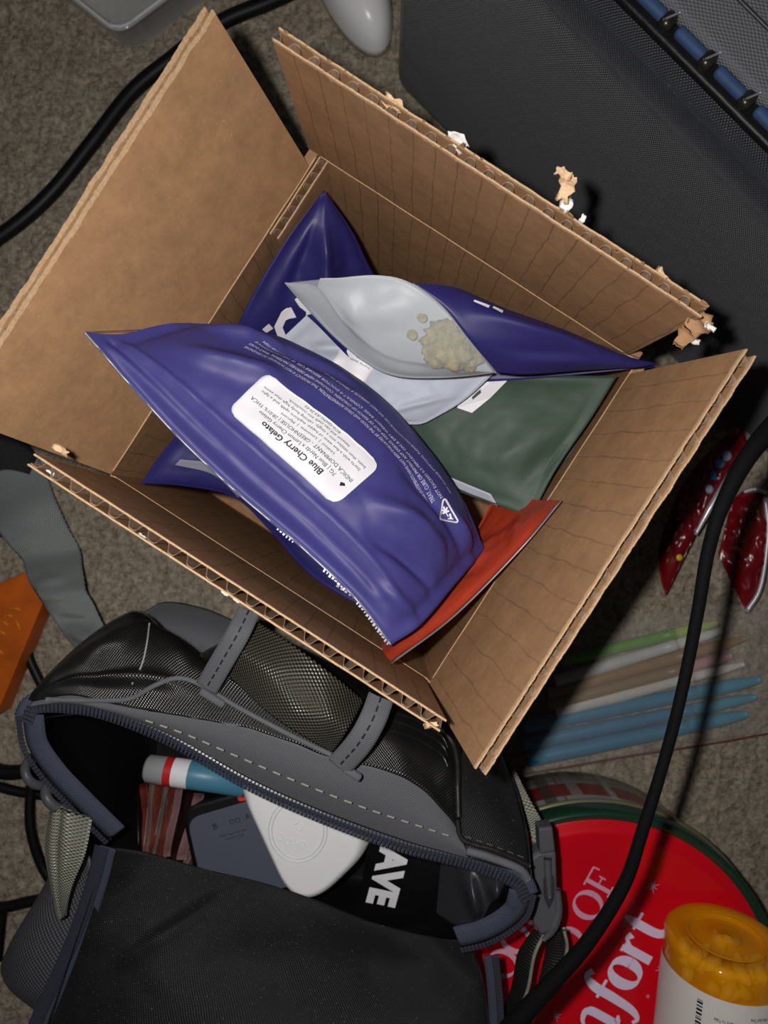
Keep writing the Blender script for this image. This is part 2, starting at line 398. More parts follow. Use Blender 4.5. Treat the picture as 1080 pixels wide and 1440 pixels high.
# ------------------------------------------------------------------ carpet
def carpet():
    n, m = 330, 430
    n, m = 380, 480; a = np.linspace(-1, 1, n + 1); b_ = np.linspace(-1, 1, m + 1)
    xs = 0.36 * a + 0.9 * np.sign(a) * np.clip(np.abs(a) - 0.82, 0, 1) ** 1.6 * 12; ys = 0.46 * b_ + 0.9 * np.sign(b_) * np.clip(np.abs(b_) - 0.82, 0, 1) ** 1.6 * 12
    X, Y = np.meshgrid(xs, ys)
    Z = -np.abs(rng.normal(0, 0.0016, X.shape))
    k = np.ones(3) / 3
    Z = np.apply_along_axis(lambda r: np.convolve(r, k, 'same'), 0, Z) * 1.3
    X = X + rng.normal(0, 0.0004, X.shape); Y = Y + rng.normal(0, 0.0004, Y.shape)
    g = np.stack([X, Y, Z], -1); v, f, uv = gmesh_data(g)
    m_ = mat('carpet', srgb(120, 108, 92), 0.95, spec=0.1)
    nt = m_.node_tree; N = nt.nodes; L = nt.links; b = N['Principled BSDF']
    tc = [q for q in N if q.type == 'TEX_COORD'][0]
    n1 = N.new('ShaderNodeTexNoise'); n1.inputs['Scale'].default_value = 330; n1.inputs['Detail'].default_value = 4; n1.inputs['Roughness'].default_value = 0.7
    L.new(tc.outputs['Object'], n1.inputs['Vector'])
    r = N.new('ShaderNodeValToRGB'); r.color_ramp.elements[0].position = 0.34; r.color_ramp.elements[1].position = 0.68
    r.color_ramp.elements[0].color = srgb(124, 114, 99); r.color_ramp.elements[1].color = srgb(194, 182, 163)
    L.new(n1.outputs['Fac'], r.inputs['Fac'])
    n2 = N.new('ShaderNodeTexNoise'); n2.inputs['Scale'].default_value = 45; n2.inputs['Detail'].default_value = 3
    L.new(tc.outputs['Object'], n2.inputs['Vector'])
    mx = N.new('ShaderNodeMixRGB'); mx.blend_type = 'MULTIPLY'; mx.inputs[0].default_value = 0.45
    L.new(r.outputs['Color'], mx.inputs[1]); L.new(n2.outputs['Color'], mx.inputs[2])
    r2 = N.new('ShaderNodeValToRGB'); r2.color_ramp.elements[0].color = (0.7, 0.7, 0.7, 1); r2.color_ramp.elements[1].color = (1.25, 1.25, 1.25, 1)
    L.new(n2.outputs['Fac'], r2.inputs['Fac']); L.new(r2.outputs['Color'], mx.inputs[2]); mx.inputs[0].default_value = 1
    L.new(mx.outputs[0], b.inputs['Base Color'])
    bp = N.new('ShaderNodeBump'); bp.inputs['Strength'].default_value = 0.8; bp.inputs['Distance'].default_value = 0.003
    L.new(n1.outputs['Fac'], bp.inputs['Height']); L.new(bp.outputs['Normal'], b.inputs['Normal'])
    o = mesh('floor', v, f, m_, None); o['kind'] = 'structure'; o['label'] = 'taupe cut pile carpet'
carpet()

# ------------------------------------------------------------------ cardboard box
ZB = 0.152; W = 0.153; TH = 0.004
ang = math.radians(32.9)
E1 = Vector((math.cos(ang), -math.sin(ang), 0)); E2 = Vector((-math.sin(ang), -math.cos(ang), 0)); UP = Vector((0, 0, 1))
BC = P(526.25, 587.5, ZB); BC.z = 0
c1 = BC - E1 * W / 2 - E2 * W / 2; c2 = BC + E1 * W / 2 - E2 * W / 2; c3 = BC + E1 * W / 2 + E2 * W / 2; c4 = BC - E1 * W / 2 + E2 * W / 2
box = thing('cardboard_box', 'open brown corrugated cardboard box with raised flaps, full of pouches', 'box', BC)

def corrugated(name, o, eu, ev, en, L, d, m, parent, period=0.0070, ragged=0.0004, ends=(0.0, 0.0), seed=1, flute_in=0.0006, gap=0.0005):
    """panel with inner liner (facing -en), fluting and outer liner (facing +en); o = start of the fold"""
    r = random.Random(seed); n = 110; lt = 0.00045
    def liner(off, jit):
        v = []; uv = []
        for i in range(n + 1):
            u = ends[0] + (L - ends[0] - ends[1]) * i / n
            dd = d + r.gauss(0, jit) + 0.0006 * noise.noise(Vector((u * 140, seed, off * 900)))
            for q in (0.0, dd * 0.5, dd):
                v.append(o + eu * u + ev * q + en * off); uv.append((u, q))
            for q in (dd, 0.0):
                v.append(o + eu * u + ev * q + en * (off + lt)); uv.append((u, q))
        f = []
        for i in range(n):
            a, b = i * 5, (i + 1) * 5
            for j in range(5): j2 = (j + 1) % 5; f.append((a + j, b + j, b + j2, a + j2))
        f += [(0, 1, 2, 3, 4), tuple(n * 5 + k for k in (4, 3, 2, 1, 0))]
        return v, f, uv
    v, f, uv = liner(0.0, ragged); flap = mesh(name, v, f, m, parent, smooth=False, uvs=uv)
    mb = MB(); v, f, uv = liner(TH - lt, ragged * (2.2 if ragged > .0005 else 1)); mesh('outer_liner', v, f, m_card, flap, smooth=False, uvs=uv)
    # rim paper edges: paler strips along the cut edge of both liners
    v = []; f = []; k = int(L / period * 14); A = (TH - 2 * lt) / 2 - 0.0001
    lo, hi = ends[0], L - ends[1]
    for i in range(k + 1):
        u = lo + (hi - lo) * i / k
        w = A * math.tanh(2.2 * math.sin(2 * math.pi * u / period + 0.6 * noise.noise(Vector((u * 60, seed, 2))))) / math.tanh(2.2)
        uu = u + 0.0004 * noise.noise(Vector((u * 300, seed, 5)))
        dd = d - flute_in + 0.0005 * noise.noise(Vector((u * 200, seed, 9)))
        for q in (0.001, dd):
            v.append(o + eu * uu + ev * q + en * (TH / 2 + w - 0.00012)); v.append(o + eu * uu + ev * q + en * (TH / 2 + w + 0.00012))
    for i in range(k):
        a, b = i * 4, i * 4 + 4
        f += [(a, b, b + 2, a + 2), (a + 1, a + 3, b + 3, b + 1), (a + 2, b + 2, b + 3, a + 3), (a, a + 1, b + 1, b)]
    mesh('fluting', v, f, m_flute, flap, smooth=False)
    # pale cut lips on both liners
    for off in (0.0, TH - lt):
        lip = MB()
        for i in range(n):
            u0 = lo + (hi - lo) * i / n; u1 = lo + (hi - lo) * (i + 1) / n
            dd = d + 0.0003 + 0.0006 * noise.noise(Vector((u0 * 140, seed, off * 900)))
            lip.box(o + eu * (u0 + u1) / 2 + ev * dd + en * (off + lt / 2), eu, ev, en, (u1 - u0) / 2, 0.00055 + 0.0003 * r.random(), lt * 0.62)
        lip.build('cut_edge', m_cardedge, flap)
    return flap

def tilt(outdir, deg):
    a = math.radians(deg); ev = UP * math.cos(a) + outdir * math.sin(a); en = outdir * math.cos(a) - UP * math.sin(a); return ev, en

FD = 0.0760
z = UP * ZB
def wall(name, p, q, outdir, m):
    mb = MB(); eu = (q - p).normalized(); L = (q - p).length; n = 24
    v = []; f = []; uv = []
    for i in range(n + 1):
        for (off, zz) in ((0, 0.004), (0, ZB), (TH, ZB), (TH, 0.0)):
            u = L * i / n; v.append(p + eu * u + outdir * off + UP * zz); uv.append((u, zz))
    for i in range(n):
        a, b = i * 4, i * 4 + 4
        for j in range(4): j2 = (j + 1) % 4; f.append((a + j, a + j2, b + j2, b + j))
    f += [(3, 2, 1, 0), tuple(n * 4 + k for k in range(4))]
    return mesh(name, v, f, m, box, smooth=False, uvs=uv)
wall('box_wall', c4, c1, -E1, m_cardl); wall('box_wall', c1, c2, -E2, m_cardl); wall('box_wall', c2, c3, E1, m_cardf); wall('box_wall', c3, c4, E2, m_cardl)
MB().box(BC + UP * 0.004, E1, E2, UP, W / 2, W / 2, 0.002).build('box_bottom', m_card, box)
evA, enA = tilt(-E1, 20.0); evB, enB = tilt(-E2, -4.2); evC, enC = tilt(E1, 9.0); evD, enD = tilt(E2, -3.5)
fA = corrugated('box_flap', c4 + z, -E2, evA, enA, W, FD, m_card, box, seed=1, ends=(0.0, 0.0060), ragged=0.0002)
fB = corrugated('box_flap', c1 + z, E1, evB, enB, W, FD, m_cardl, box, seed=2, ends=(-0.0045, 0.0045), ragged=0.0006, flute_in=0.0015)
fC = corrugated('box_flap', c2 + z, E2, evC, enC, W, FD, m_cardf, box, seed=3, ends=(0.006, -0.003), ragged=0.0002)
fD = corrugated('box_flap', c3 + z, -E1, evD, enD, W, FD - 0.0005, m_cardl, box, seed=4, ends=(0.003, 0.003), ragged=0.0003)
# score lines at the folds: worn paler paper
for (p, q, nm) in ((c1, c2, 'b'), (c2, c3, 'c'), (c3, c4, 'd'), (c4, c1, 'a')):
    d = (q - p).normalized(); pts = [p + d * (W * t) + UP * (ZB + 0.0002 * math.sin(t * 40)) - (BC - (p + q) / 2) * 0 for t in np.linspace(0.01, 0.99, 12)]
    inw = (BC - (p + q) / 2); inw.z = 0; inw.normalize()
    tube('fold_line', [x - inw * 0.0001 for x in pts], 0.00042, m_cardedge, box, seg=6, n=30)
# glued corner tab inside the left wall, with its cut edge showing
tabL = 0.037
corrugated('corner_tab', c1 + E1 * 0.0047 + UP * 0.02, E2, UP, -E1, tabL, ZB - 0.022, m_card, box, period=0.0055, seed=9, ragged=0.0001)
# scuffs: torn liner on the top-right flap's edge
def torn(name, uvz, size, m, parent, seed, ax=None):
    r = random.Random(seed); n = 10; g = np.zeros((6, 5, 3)); c = P(*uvz)
    ax = ax or Vector((r.uniform(-1, 1), r.uniform(-1, 1), 0)).normalized(); ay = UP.cross(ax)
    for i in range(6):
        for j in range(5):
            a = (i / 5 - 0.5) * size[0] * (1 + 0.2 * r.uniform(-1, 1)); b = (j / 4 - 0.5) * size[1] * (1 + 0.35 * r.uniform(-1, 1)) * (1 - 0.3 * abs(i / 5 - 0.5))
            g[i, j] = c + ax * a + ay * b + UP * (0.25 * size[1] * math.sin(i * 1.3 + seed) + 0.12 * size[1] * r.uniform(-1, 1))
    sheet(name, g, m, parent, 0.0004)
zt = 0.226
torn('torn_paper', (553, 145, zt), (0.0075, 0.0035), m_torn, fB, 3, Vector((0.75, -0.6, 0)))
torn('torn_paper', (643, 196, zt), (0.0070, 0.0042), m_tornw, fB, 4, Vector((0.7, -0.7, 0)))
torn('torn_paper', (797, 262, zt + 0.004), (0.0085, 0.0045), m_torn, fB, 5, Vector((0.35, 0.93, 0)))
torn('torn_paper', (792, 243, zt + 0.006), (0.0045, 0.0028), m_torn, fB, 6, Vector((0.9, -0.4, 0)))
torn('torn_paper', (796, 286, zt), (0.0040, 0.0035), m_tornw, fB, 16, Vector((0.4, 0.9, 0)))
torn('torn_paper', (819, 308, zt), (0.0028, 0.0016), m_tornw, fB, 7)
torn('torn_paper', (932, 386, zt), (0.0050, 0.0020), m_torn, fB, 8, Vector((0.5, -0.8, 0)))
torn('torn_paper', (985, 455, 0.222), (0.0080, 0.0075), m_card, fB, 12, Vector((0.8, 0.5, 0)))
torn('torn_paper', (962, 474, 0.215), (0.0062, 0.0055), m_card, fB, 10, Vector((0.6, 0.8, 0)))
torn('torn_paper', (999, 460, 0.222), (0.0034, 0.0016), m_tornw, fB, 13)
torn('torn_paper', (976, 479, 0.214), (0.0034, 0.0016), m_tornw, fB, 14)
torn('torn_paper', (86, 633, 0.214), (0.0055, 0.0022), m_torn, fD, 15, Vector((0.8, -0.5, 0)))
for i, (u, v) in enumerate(((316, 834), (332, 844), (70, 664), (200, 754))): torn('torn_paper', (u, v, 0.226), (0.0024, 0.0008), m_tornw, fD, 30 + i, Vector((0.83, -0.55, 0)))
torn('torn_paper', (606, 1019, 0.226), (0.0045, 0.0018), m_torn, fD, 40, Vector((0.9, 0.2, 0)))

# ------------------------------------------------------------------ pouches in the box
def pouch_thing(name, label, bot, top, left, right, m, n=56, mm=40, front=0.012, back=0.006, seal=0.05, wr=None, nz=0.0010, nsc=60, seed=1, p=0.55):
    g = coons(bot, top, left, right, n, mm); s, t = st(g); nn = gnormals(g)
    q = prof(s, t, seal, p)
    base = P(*bot[len(bot) // 2]); lo = g[..., 2].min()
    h = front * q + nz * fbm(g, nsc, seed) * (0.3 + q)
    if wr is not None: h = h + wr(s, t)
    gf = g + nn * h[..., None]; gb = g + nn * (np.minimum(h, 0) * 0.5 - back * q - 0.0003)[..., None]
    cen = g.reshape(-1, 3).mean(0)
    root = thing(name, label, 'pouch', (cen[0], cen[1], gb[..., 2].min()), 'sealed foil pouches in the cardboard box')
    v1, f1, uv = gmesh_data(gf); v2 = gb.reshape(-1, 3); b = len(v1); M, Nn = g.shape[:2]
    idx = np.arange(b).reshape(M, Nn); ring = list(idx[0, :]) + list(idx[1:, -1]) + list(idx[-1, -2::-1]) + list(idx[-2:0, 0])
    fr = [(ring[i], ring[i - 1], ring[i - 1] + b, ring[i] + b) for i in range(len(ring))]
    mesh('pouch_body', np.vstack([v1, v2]), [tuple(x) for x in f1] + [tuple(x) for x in f1[:, ::-1] + b] + fr, m, root, uvs=np.vstack([uv, uv]))
    return root, Surf(gf), gf

def rr_grid(fmap, nx=30, ny=18, rx=0.07, ry=0.18):
    """rounded rectangle laid through fmap"""
    g = np.zeros((ny + 1, nx + 1, 3))
    for i in range(ny + 1):
        y = i / ny; e = min(y, 1 - y); ins = rx * (1 - math.sqrt(max(0, 1 - (1 - e / ry) ** 2))) if e < ry else 0
        for j in range(nx + 1):
            g[i, j] = fmap(ins + (1 - 2 * ins) * j / nx, y)
    return g

# rust-red pouch along the right wall
redp, reds, redg = pouch_thing('red_pouch', 'rust red matte pouch lowest in the box along the right wall',
    [(536, 888, .140), (640, 790, .128), (700, 690, .124)], [(551, 931, .188), (640, 864, .170), (733, 770, .166), (788, 704, .174)],
    [(536, 888, .140), (538, 914, .176), (551, 931, .188)], [(700, 690, .124), (750, 702, .148), (788, 704, .174)], m_red, front=0.004, back=0.001,
    wr=lambda s, t: ridge(s, t, 0.1, 0.6, 0.8, 0.5, 0.10, 0.003) + ridge(s, t, 0.3, 0.3, 0.7, 0.75, 0.05, 0.002))
tube('foil_edge', [list(P(u, v, zz)) for u, v, zz in ((551, 932, .1885), (640, 865, .1705), (733, 771, .1665), (789, 704, .1745))], 0.0004, m_silver, redp, n=30, seg=6)

# green pouches
grn2, _, _ = pouch_thing('green_pouch', 'dark green pouch corner tucked under the larger green pouch', [(740, 690, .128), (830, 650, .136)], [(720, 610, .126), (850, 570, .136)],
    [(740, 690, .128), (720, 610, .126)], [(830, 650, .136), (850, 570, .136)], m_green, n=20, mm=14, front=0.003, back=0.002)
grn, grns, grng = pouch_thing('green_pouch', 'large flat dark green pouch with white lettering against the right wall',
    [(575, 640, .131), (640, 688, .136), (715, 716, .144), (745, 732, .147)], [(560, 545, .134), (680, 525, .142), (790, 528, .148), (868, 528, .153)],
    [(575, 640, .131), (560, 590, .132), (560, 545, .134)], [(745, 732, .147), (782, 660, .149), (830, 590, .151), (868, 528, .153)], m_green, front=0.004, back=0.003, seal=0.06, nz=0.0005,
    wr=lambda s, t: ridge(s, t, 0.85, 0.1, 0.95, 0.6, 0.06, -0.002) + ridge(s, t, 0.6, 0.2, 0.9, 0.7, 0.12, 0.0015))
def print_px(surf, pts, off):
    """flat print outlined by picture positions, laid on the surface"""
    mb = MB(); mb.add([surf.at(*surf.find(u, v), off) for u, v in pts], [tuple(range(len(pts)))]); return mb
def glyph_rect(mb, fm, poly, off=0.0):
    mb.add([fm(x, y, off) for x, y in poly], [tuple(range(len(poly)))])
# fragment of a bold white letter: a slab with a notch and a slot
lf = print_px(grns, [(655, 551), (672, 535), (683, 539), (691, 528), (700, 530), (713, 537), (690, 560), (664, 581), (643, 574)], 0.0007).build('lettering', m_white, grn)
print_px(grns, [(675, 549), (677, 553), (665, 563), (664, 559)], 0.0010).build('lettering_slot', m_green, lf)
print_px(grns, [(637, 566), (641, 569), (633, 572), (630, 570)], 0.0007).build('lettering', m_white, grn)
strip = coons([(630, 684, .1345), (700, 712, .1415)], [(625, 668, .1365), (690, 695, .1435)], [(630, 684, .1345), (625, 668, .1365)], [(700, 712, .1415), (690, 695, .1435)], 10, 4)
sheet('clear_edge', strip, m_foil, grn, 0.0003)

# blue pouch leaning in the far left corner, with white lettering
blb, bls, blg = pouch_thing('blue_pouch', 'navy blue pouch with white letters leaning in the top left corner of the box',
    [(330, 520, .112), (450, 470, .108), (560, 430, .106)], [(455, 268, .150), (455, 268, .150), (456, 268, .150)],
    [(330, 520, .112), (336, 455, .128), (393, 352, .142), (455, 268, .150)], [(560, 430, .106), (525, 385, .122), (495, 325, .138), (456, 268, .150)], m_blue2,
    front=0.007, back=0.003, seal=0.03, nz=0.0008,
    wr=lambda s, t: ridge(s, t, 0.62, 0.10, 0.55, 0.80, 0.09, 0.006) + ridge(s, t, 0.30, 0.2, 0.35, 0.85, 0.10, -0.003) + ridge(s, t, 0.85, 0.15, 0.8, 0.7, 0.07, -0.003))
fm = quad_map(bls, (384, 482), (440, 442), (372, 452), (428, 412), 0.0006)
fm = quad_map(bls, (372, 474), (436, 416), (396, 502), (460, 444), 0.0006)
mb = MB(); put_text(mb, lambda x, y, o=0: fm(x, 1 - y, o), 'ICT', 0.02, 1.0, 1.15, 1.1, bold=0.06); mb.build('lettering', m_white, blb)

# blue pouch underneath at the lower left
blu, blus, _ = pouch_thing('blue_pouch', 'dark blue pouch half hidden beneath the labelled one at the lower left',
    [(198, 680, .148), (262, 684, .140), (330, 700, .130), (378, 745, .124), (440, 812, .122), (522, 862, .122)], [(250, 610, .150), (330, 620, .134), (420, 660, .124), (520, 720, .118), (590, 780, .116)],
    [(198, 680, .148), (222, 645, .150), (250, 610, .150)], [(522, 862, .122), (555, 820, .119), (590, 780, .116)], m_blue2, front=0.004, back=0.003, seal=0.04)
fm = quad_map(blus, (505, 846), (470, 822), (520, 826), (485, 802), 0.0005)
mb = MB()
for i in range(6): glyph_rect(mb, fm, [(i / 6, 0), (i / 6 + .09, 0), (i / 6 + .09, .9), (i / 6, .9)])
mb.build('lettering', m_pale, blu)
sheet('torn_film', coons([(246, 654, .160), (300, 668, .156), (335, 700, .146)], [(254, 646, .161), (300, 654, .158), (345, 690, .150)], [(246, 654, .160), (254, 646, .161)], [(335, 700, .146), (345, 690, .150)], 16, 4), m_clear, blu, 0.0003)

# pale pouch with white sticker lying under the open one
pal, pals, palg = pouch_thing('pale_pouch', 'pale silver grey pouch with small white sticker beneath the clear fronted pouch',
    [(372, 500, .141), (430, 545, .143), (500, 590, .144), (578, 597, .1445), (600, 594, .1450)], [(436, 438, .146), (520, 450, .150), (620, 480, .152), (695, 525, .152)],
    [(372, 500, .141), (405, 468, .144), (436, 438, .146)], [(600, 594, .1450), (650, 565, .149), (695, 525, .152)], m_foil, front=0.004, back=0.003, seal=0.05,
    wr=lambda s, t: ridge(s, t, 0.15, 0.4, 0.45, 0.75, 0.06, 0.003) + ridge(s, t, 0.35, 0.2, 0.3, 0.8, 0.05, -0.0025) + ridge(s, t, 0.7, 0.1, 0.95, 0.6, 0.03, 0.0015))
fm = quad_map(pals, (463, 512), (490, 478), (514, 540), (532, 505), 0.0004)
stk = sheet('sticker', rr_grid(fm, 12, 10, 0.12, 0.12), m_sticker, pal, 0.0002)
mb = MB()
for i, (s0, w) in enumerate((('Sour Gelato', .9), ('GREENHOUSE', .8), ('Limonene', .55), ('Starts with', .7))):
    put_text(mb, lambda x, y, o=0: fm(y, 1 - x, o), s0, 0.08, 0.08 + 0.8 * w, 0.97 - i * 0.13, 0.075, off=0.0004)
mb.build('sticker_print', m_ink, stk)

# main blue pouch with the product sticker
def wr_main(s, t):
    h = ridge(s, t, 0.10, 0.30, 0.34, 0.52, 0.045, 0.0050) + ridge(s, t, 0.16, 0.62, 0.42, 0.80, 0.05, -0.003)
    h += ridge(s, t, 0.68, 0.30, 0.93, 0.55, 0.045, 0.0055) + ridge(s, t, 0.74, 0.20, 0.97, 0.40, 0.030, -0.0040)
    h += ridge(s, t, 0.66, 0.55, 0.95, 0.72, 0.035, -0.0040) + ridge(s, t, 0.80, 0.62, 0.99, 0.86, 0.04, 0.0035)
    h += ridge(s, t, 0.86, 0.08, 0.99, 0.22, 0.03, 0.0025)
    h += ridge(s, t, 0.04, 0.10, 0.90, 0.10, 0.018, -0.0012, False) + ridge(s, t, 0.04, 0.16, 0.90, 0.16, 0.014, 0.0010, False)
    h += ridge(s, t, 0.05, 0.55, 0.22, 0.75, 0.05, 0.004)
    return h
blm, blms, blmg = pouch_thing('blue_pouch', 'indigo blue pouch with large white sticker on top of the pile',
    [(118, 467, .206), (180, 538, .202), (250, 614, .198), (330, 690, .195), (430, 775, .194), (500, 842, .194), (550, 907, .194)],
    [(335, 458, .166), (400, 478, .160), (480, 516, .155), (560, 580, .152), (640, 682, .150), (682, 772, .150)],
    [(118, 467, .206), (170, 470, .198), (240, 455, .186), (335, 458, .166)],
    [(550, 907, .194), (592, 878, .188), (640, 822, .172), (682, 772, .150)], m_blue, n=110, mm=80, front=0.0155, back=0.004, seal=0.035, wr=wr_main, nz=0.0010, nsc=45, p=0.62)
fm = quad_map(blms, (470, 712), (319, 577), (536, 655), (377, 520), 0.0004)
stk = sheet('sticker', rr_grid(fm, 40, 24, 0.075, 0.19), m_sticker, blm, 0.00025)
mb = MB()
for (b, w, y, h, bo) in (('Blue Cherry Gelato', .54, .27, .098, .024), ('7G | Blue Nerdz x Lemon Cherry Gelato', .68, .385, .066, 0), ('INDICA DOMINANT - GREENHOUSE | 28.01% THCA', .90, .505, .066, 0),
        ('Linalool  |  Limonene  |  Myrcene', .46, .605, .046, 0), ('Starts with a fast wave of happy, euphoric uplift and a light', .86, .70, .046, 0),
        ('buzz, then settles into a tingly, calming body high that eases', .88, .785, .046, 0), ('tension and can melt into couchlock.', .52, .865, .046, 0), ('BCG-GH7G-A3-26-03', .30, .945, .042, 0)):
    put_text(mb, fm, b, 0.5 - w / 2, 0.5 + w / 2, y, h, bold=bo, off=0.00035)
mb.build('sticker_print', m_ink, stk)
mb = MB(); glyph_rect(mb, fm, [(.055, .34), (.085, .28), (.10, .34), (.075, .37)], 0.0004); mb.build('ink_mark', m_ink, stk)
# small white legal print along the far edge
L1 = ['THESE STATEMENTS HAVE NOT BEEN EVALUATED BY THE FOOD AND DRUG ADMINISTRATION. THIS PRODUCT IS NOT INTENDED TO DIAGNOSE,',
      'TREAT, CURE OR PREVENT ANY DISEASE. KEEP OUT OF REACH OF CHILDREN. CONTAINS HEMP DERIVED MATERIAL THAT DOES',
      'NOT EXCEED 0.3 PERCENT ON A DRY WEIGHT BASIS. CONSULT A DOCTOR BEFORE USE. IF YOU EXPERIENCE',
      'ANY ADVERSE SYMPTOMS, PLEASE DISCONTINUE USE. DO NOT OPERATE A VEHICLE OR MACHINERY AFTER USE OF THIS ITEM']
ls = [blms.find(*q) for q in ((601, 706), (612, 704), (622, 699), (633, 694))]
le = [blms.find(*q) for q in ((345, 488), (352, 484), (360, 481), (372, 480))]
mb = MB()
for i, b in enumerate(L1):
    a0, a1 = ls[i], le[i]
    v, f, w = text_mesh(b, 0.0)
    hgt = 0.0165
    def q(p):
        k = p[0] / w; st_ = a0 * (1 - k) + a1 * k; tt = a0[1] + (a1[1] - a0[1]) * k
        return blms.at(st_[0], tt + (0.0 - p[1]) * hgt + 0.0, 0.0005)
    mb.add([q(p) for p in v], f)
mb.build('legal_print', m_pale, blm)
# warning triangle
def px_seg(mb, surf, a, b, w, off):
    d = np.array(b, float) - np.array(a, float); d /= np.linalg.norm(d); n_ = np.array((-d[1], d[0])) * w / 2; a = np.array(a, float); b = np.array(b, float)
    mb.add([surf.at(*surf.find(*q), off) for q in (a + n_, a - n_, b - n_, b + n_)], [(0, 1, 2, 3)])
mb = MB(); tri = round_poly([(623, 700), (645, 734), (616, 732)], 5, 4)
for i in range(len(tri)): px_seg(mb, blms, tri[i - 1], tri[i], 2.2, 0.0007)
for (x, y) in ((620, 716), (623, 712), (628, 713), (631, 718), (621, 722)): px_seg(mb, blms, (626, 720), (x, y), 2.4, 0.0007)
px_seg(mb, blms, (626, 720), (630, 726), 1.6, .0007); px_seg(mb, blms, (632, 722), (634, 729), 3.0, .0007); px_seg(mb, blms, (629, 729), (637, 729), 1.6, .0007)
mb.build('warning_triangle', m_white, blm)
# torn top edge: silvery foil rim
rim = blmg[0]; nrim = [Vector(rim[i]) + UP * -0.0004 + Vector((0, 0, 0.0004 * noise.noise(Vector(rim[i]) * 300))) for i in range(0, 111, 2)]
tube('foil_edge', nrim, 0.00045, m_silver, blm, n=160, seg=6)
fr = MB()
for i in list(range(68, 74)) + list(range(84, 92)) + list(range(96, 110)):
    p = Vector(rim[i]) + E2 * 0.0006; fr.box(p, E1, E2, UP, 0.0004 * random.uniform(.5, 1.3), 0.0005 * random.uniform(.4, 1.3), 0.0002)
fr.build('torn_foil', m_silver, blm)

# clear-fronted pouch with blue back lying on top at the right, buds inside
oc = P(640, 470, .15)
opn = thing('clear_front_pouch', 'pouch with frosted clear front and blue back, dried buds showing inside', 'pouch', oc, 'sealed foil pouches in the cardboard box')
up_c = [(400, 398, .182), (470, 391, .186), (530, 387, .190), (580, 399, .192), (622, 432, .190), (660, 480, .186), (697, 524, .176)]
lo_c = [(400, 398, .182), (430, 432, .176), (472, 476, .172), (520, 514, .169), (562, 530, .168), (625, 531, .170), (697, 524, .176)]
g = coons(lo_c, up_c, [(400, 398, .182), (400, 398, .182)], [(697, 524, .176), (697, 524, .176)], 60, 26); s, t = st(g)
h = 0.0035 * np.sin(np.pi * t) * np.sin(np.pi * s) ** 0.7 + ridge(s, t, 0.22, 0.95, 0.45, 0.12, 0.05, 0.0022) + ridge(s, t, 0.45, 0.12, 0.75, 0.15, 0.08, 0.0015) + 0.0006 * fbm(g, 70, 5) * np.sin(np.pi * t)
gf = g + gnormals(g) * h[..., None]
sheet('clear_front', gf, m_clear, opn, 0.0003)
# milky inner sheet behind the clear front, with the folded inner bag edge
ins = [(446, 404, .1755), (482, 452, .1705), (520, 488, .1675), (560, 508, .166), (620, 516, .167), (692, 524, .170)]
g2 = coons([(u, v, zz - .004) for u, v, zz in ins], [(450, 393, .178), (530, 388, .180), (580, 400, .180), (622, 434, .177), (660, 482, .173), (694, 523, .167)], [(446, 404, .1715), (450, 393, .178)], [(692, 524, .166), (694, 523, .167)], 40, 20); s, t = st(g2)
seal = coons([(u, v, zz - .0014) for u, v, zz in lo_c[:-1]] + [(690, 524, .174)], [(402, 398, .181)] + [(u, v, zz - .001) for u, v, zz in ins], [(400, 398, .1806), (402, 398, .181)], [(690, 524, .174), (692, 524, .169)], 40, 5)
sheet('pouch_seal', seal, mat('grey_seal_film', srgb(140, 148, 156), 0.4), opn, 0.0003)
g2 = g2 + gnormals(g2) * (0.004 * ridge(s, t, 0.2, 0.1, 0.5, 0.9, 0.12, 1) + 0.0008 * fbm(g2, 60, 8))[..., None]
m_inner = mat('milky_film', srgb(196, 202, 210), 0.4, var=0.06, vscale=70)
sheet('inner_back', g2, m_inner, opn, 0.0004)
bt = [(580, 398, .1915), (622, 431, .1895), (660, 479, .1855), (697, 524, .1755)]
g3 = coons(bt, [(925, 512, .168), (925, 512, .168), (926, 512, .168)], [(580, 398, .1915), (640, 404, .186), (700, 430, .181), (770, 458, .176), (860, 498, .171), (925, 512, .168)],
           [(697, 524, .1755), (740, 527, .174), (820, 521, .171), (880, 517, .169), (926, 512, .168)], 36, 48); s, t = st(g3)
h = 0.006 * np.sin(np.pi * s) * np.sin(np.pi * np.clip(t, 0, 1)) ** 0.8 + ridge(s, t, 0.35, 0.05, 0.5, 0.7, 0.09, 0.003) + ridge(s, t, 0.70, 0.10, 0.6, 0.6, 0.08, -0.002)
g3f = g3 + gnormals(g3) * h[..., None]; s3 = Surf(g3f)
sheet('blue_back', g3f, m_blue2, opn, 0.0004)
tube('pouch_seam', [list(P(u, v, zz)) for u, v, zz in [(x, y, zz + .0006) for x, y, zz in up_c[3:]]], 0.0005, m_clear, opn, n=30, seg=6)
# underside of the pouch closes it
g4 = coons([(430, 440, .166), (540, 528, .158), (690, 527, .160), (925, 513, .166)], [(560, 400, .168), (640, 410, .168), (760, 458, .165), (925, 511, .1660)],
           [(430, 440, .166), (560, 400, .168)], [(925, 513, .166), (925, 511, .1665)], 30, 12)
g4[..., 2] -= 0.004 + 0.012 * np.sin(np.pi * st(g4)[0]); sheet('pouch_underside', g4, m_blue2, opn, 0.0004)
fm = quad_map(s3, (664, 428), (712, 446), (668, 420), (716, 438), 0.0006); mb = MB()
for b, w in ((0, .45), (.55, .3)): glyph_rect(mb, fm, [(b, 0.3), (b + w, 0.1), (b + w, .5), (b, .6)])
mb.build('lettering', m_white, opn)
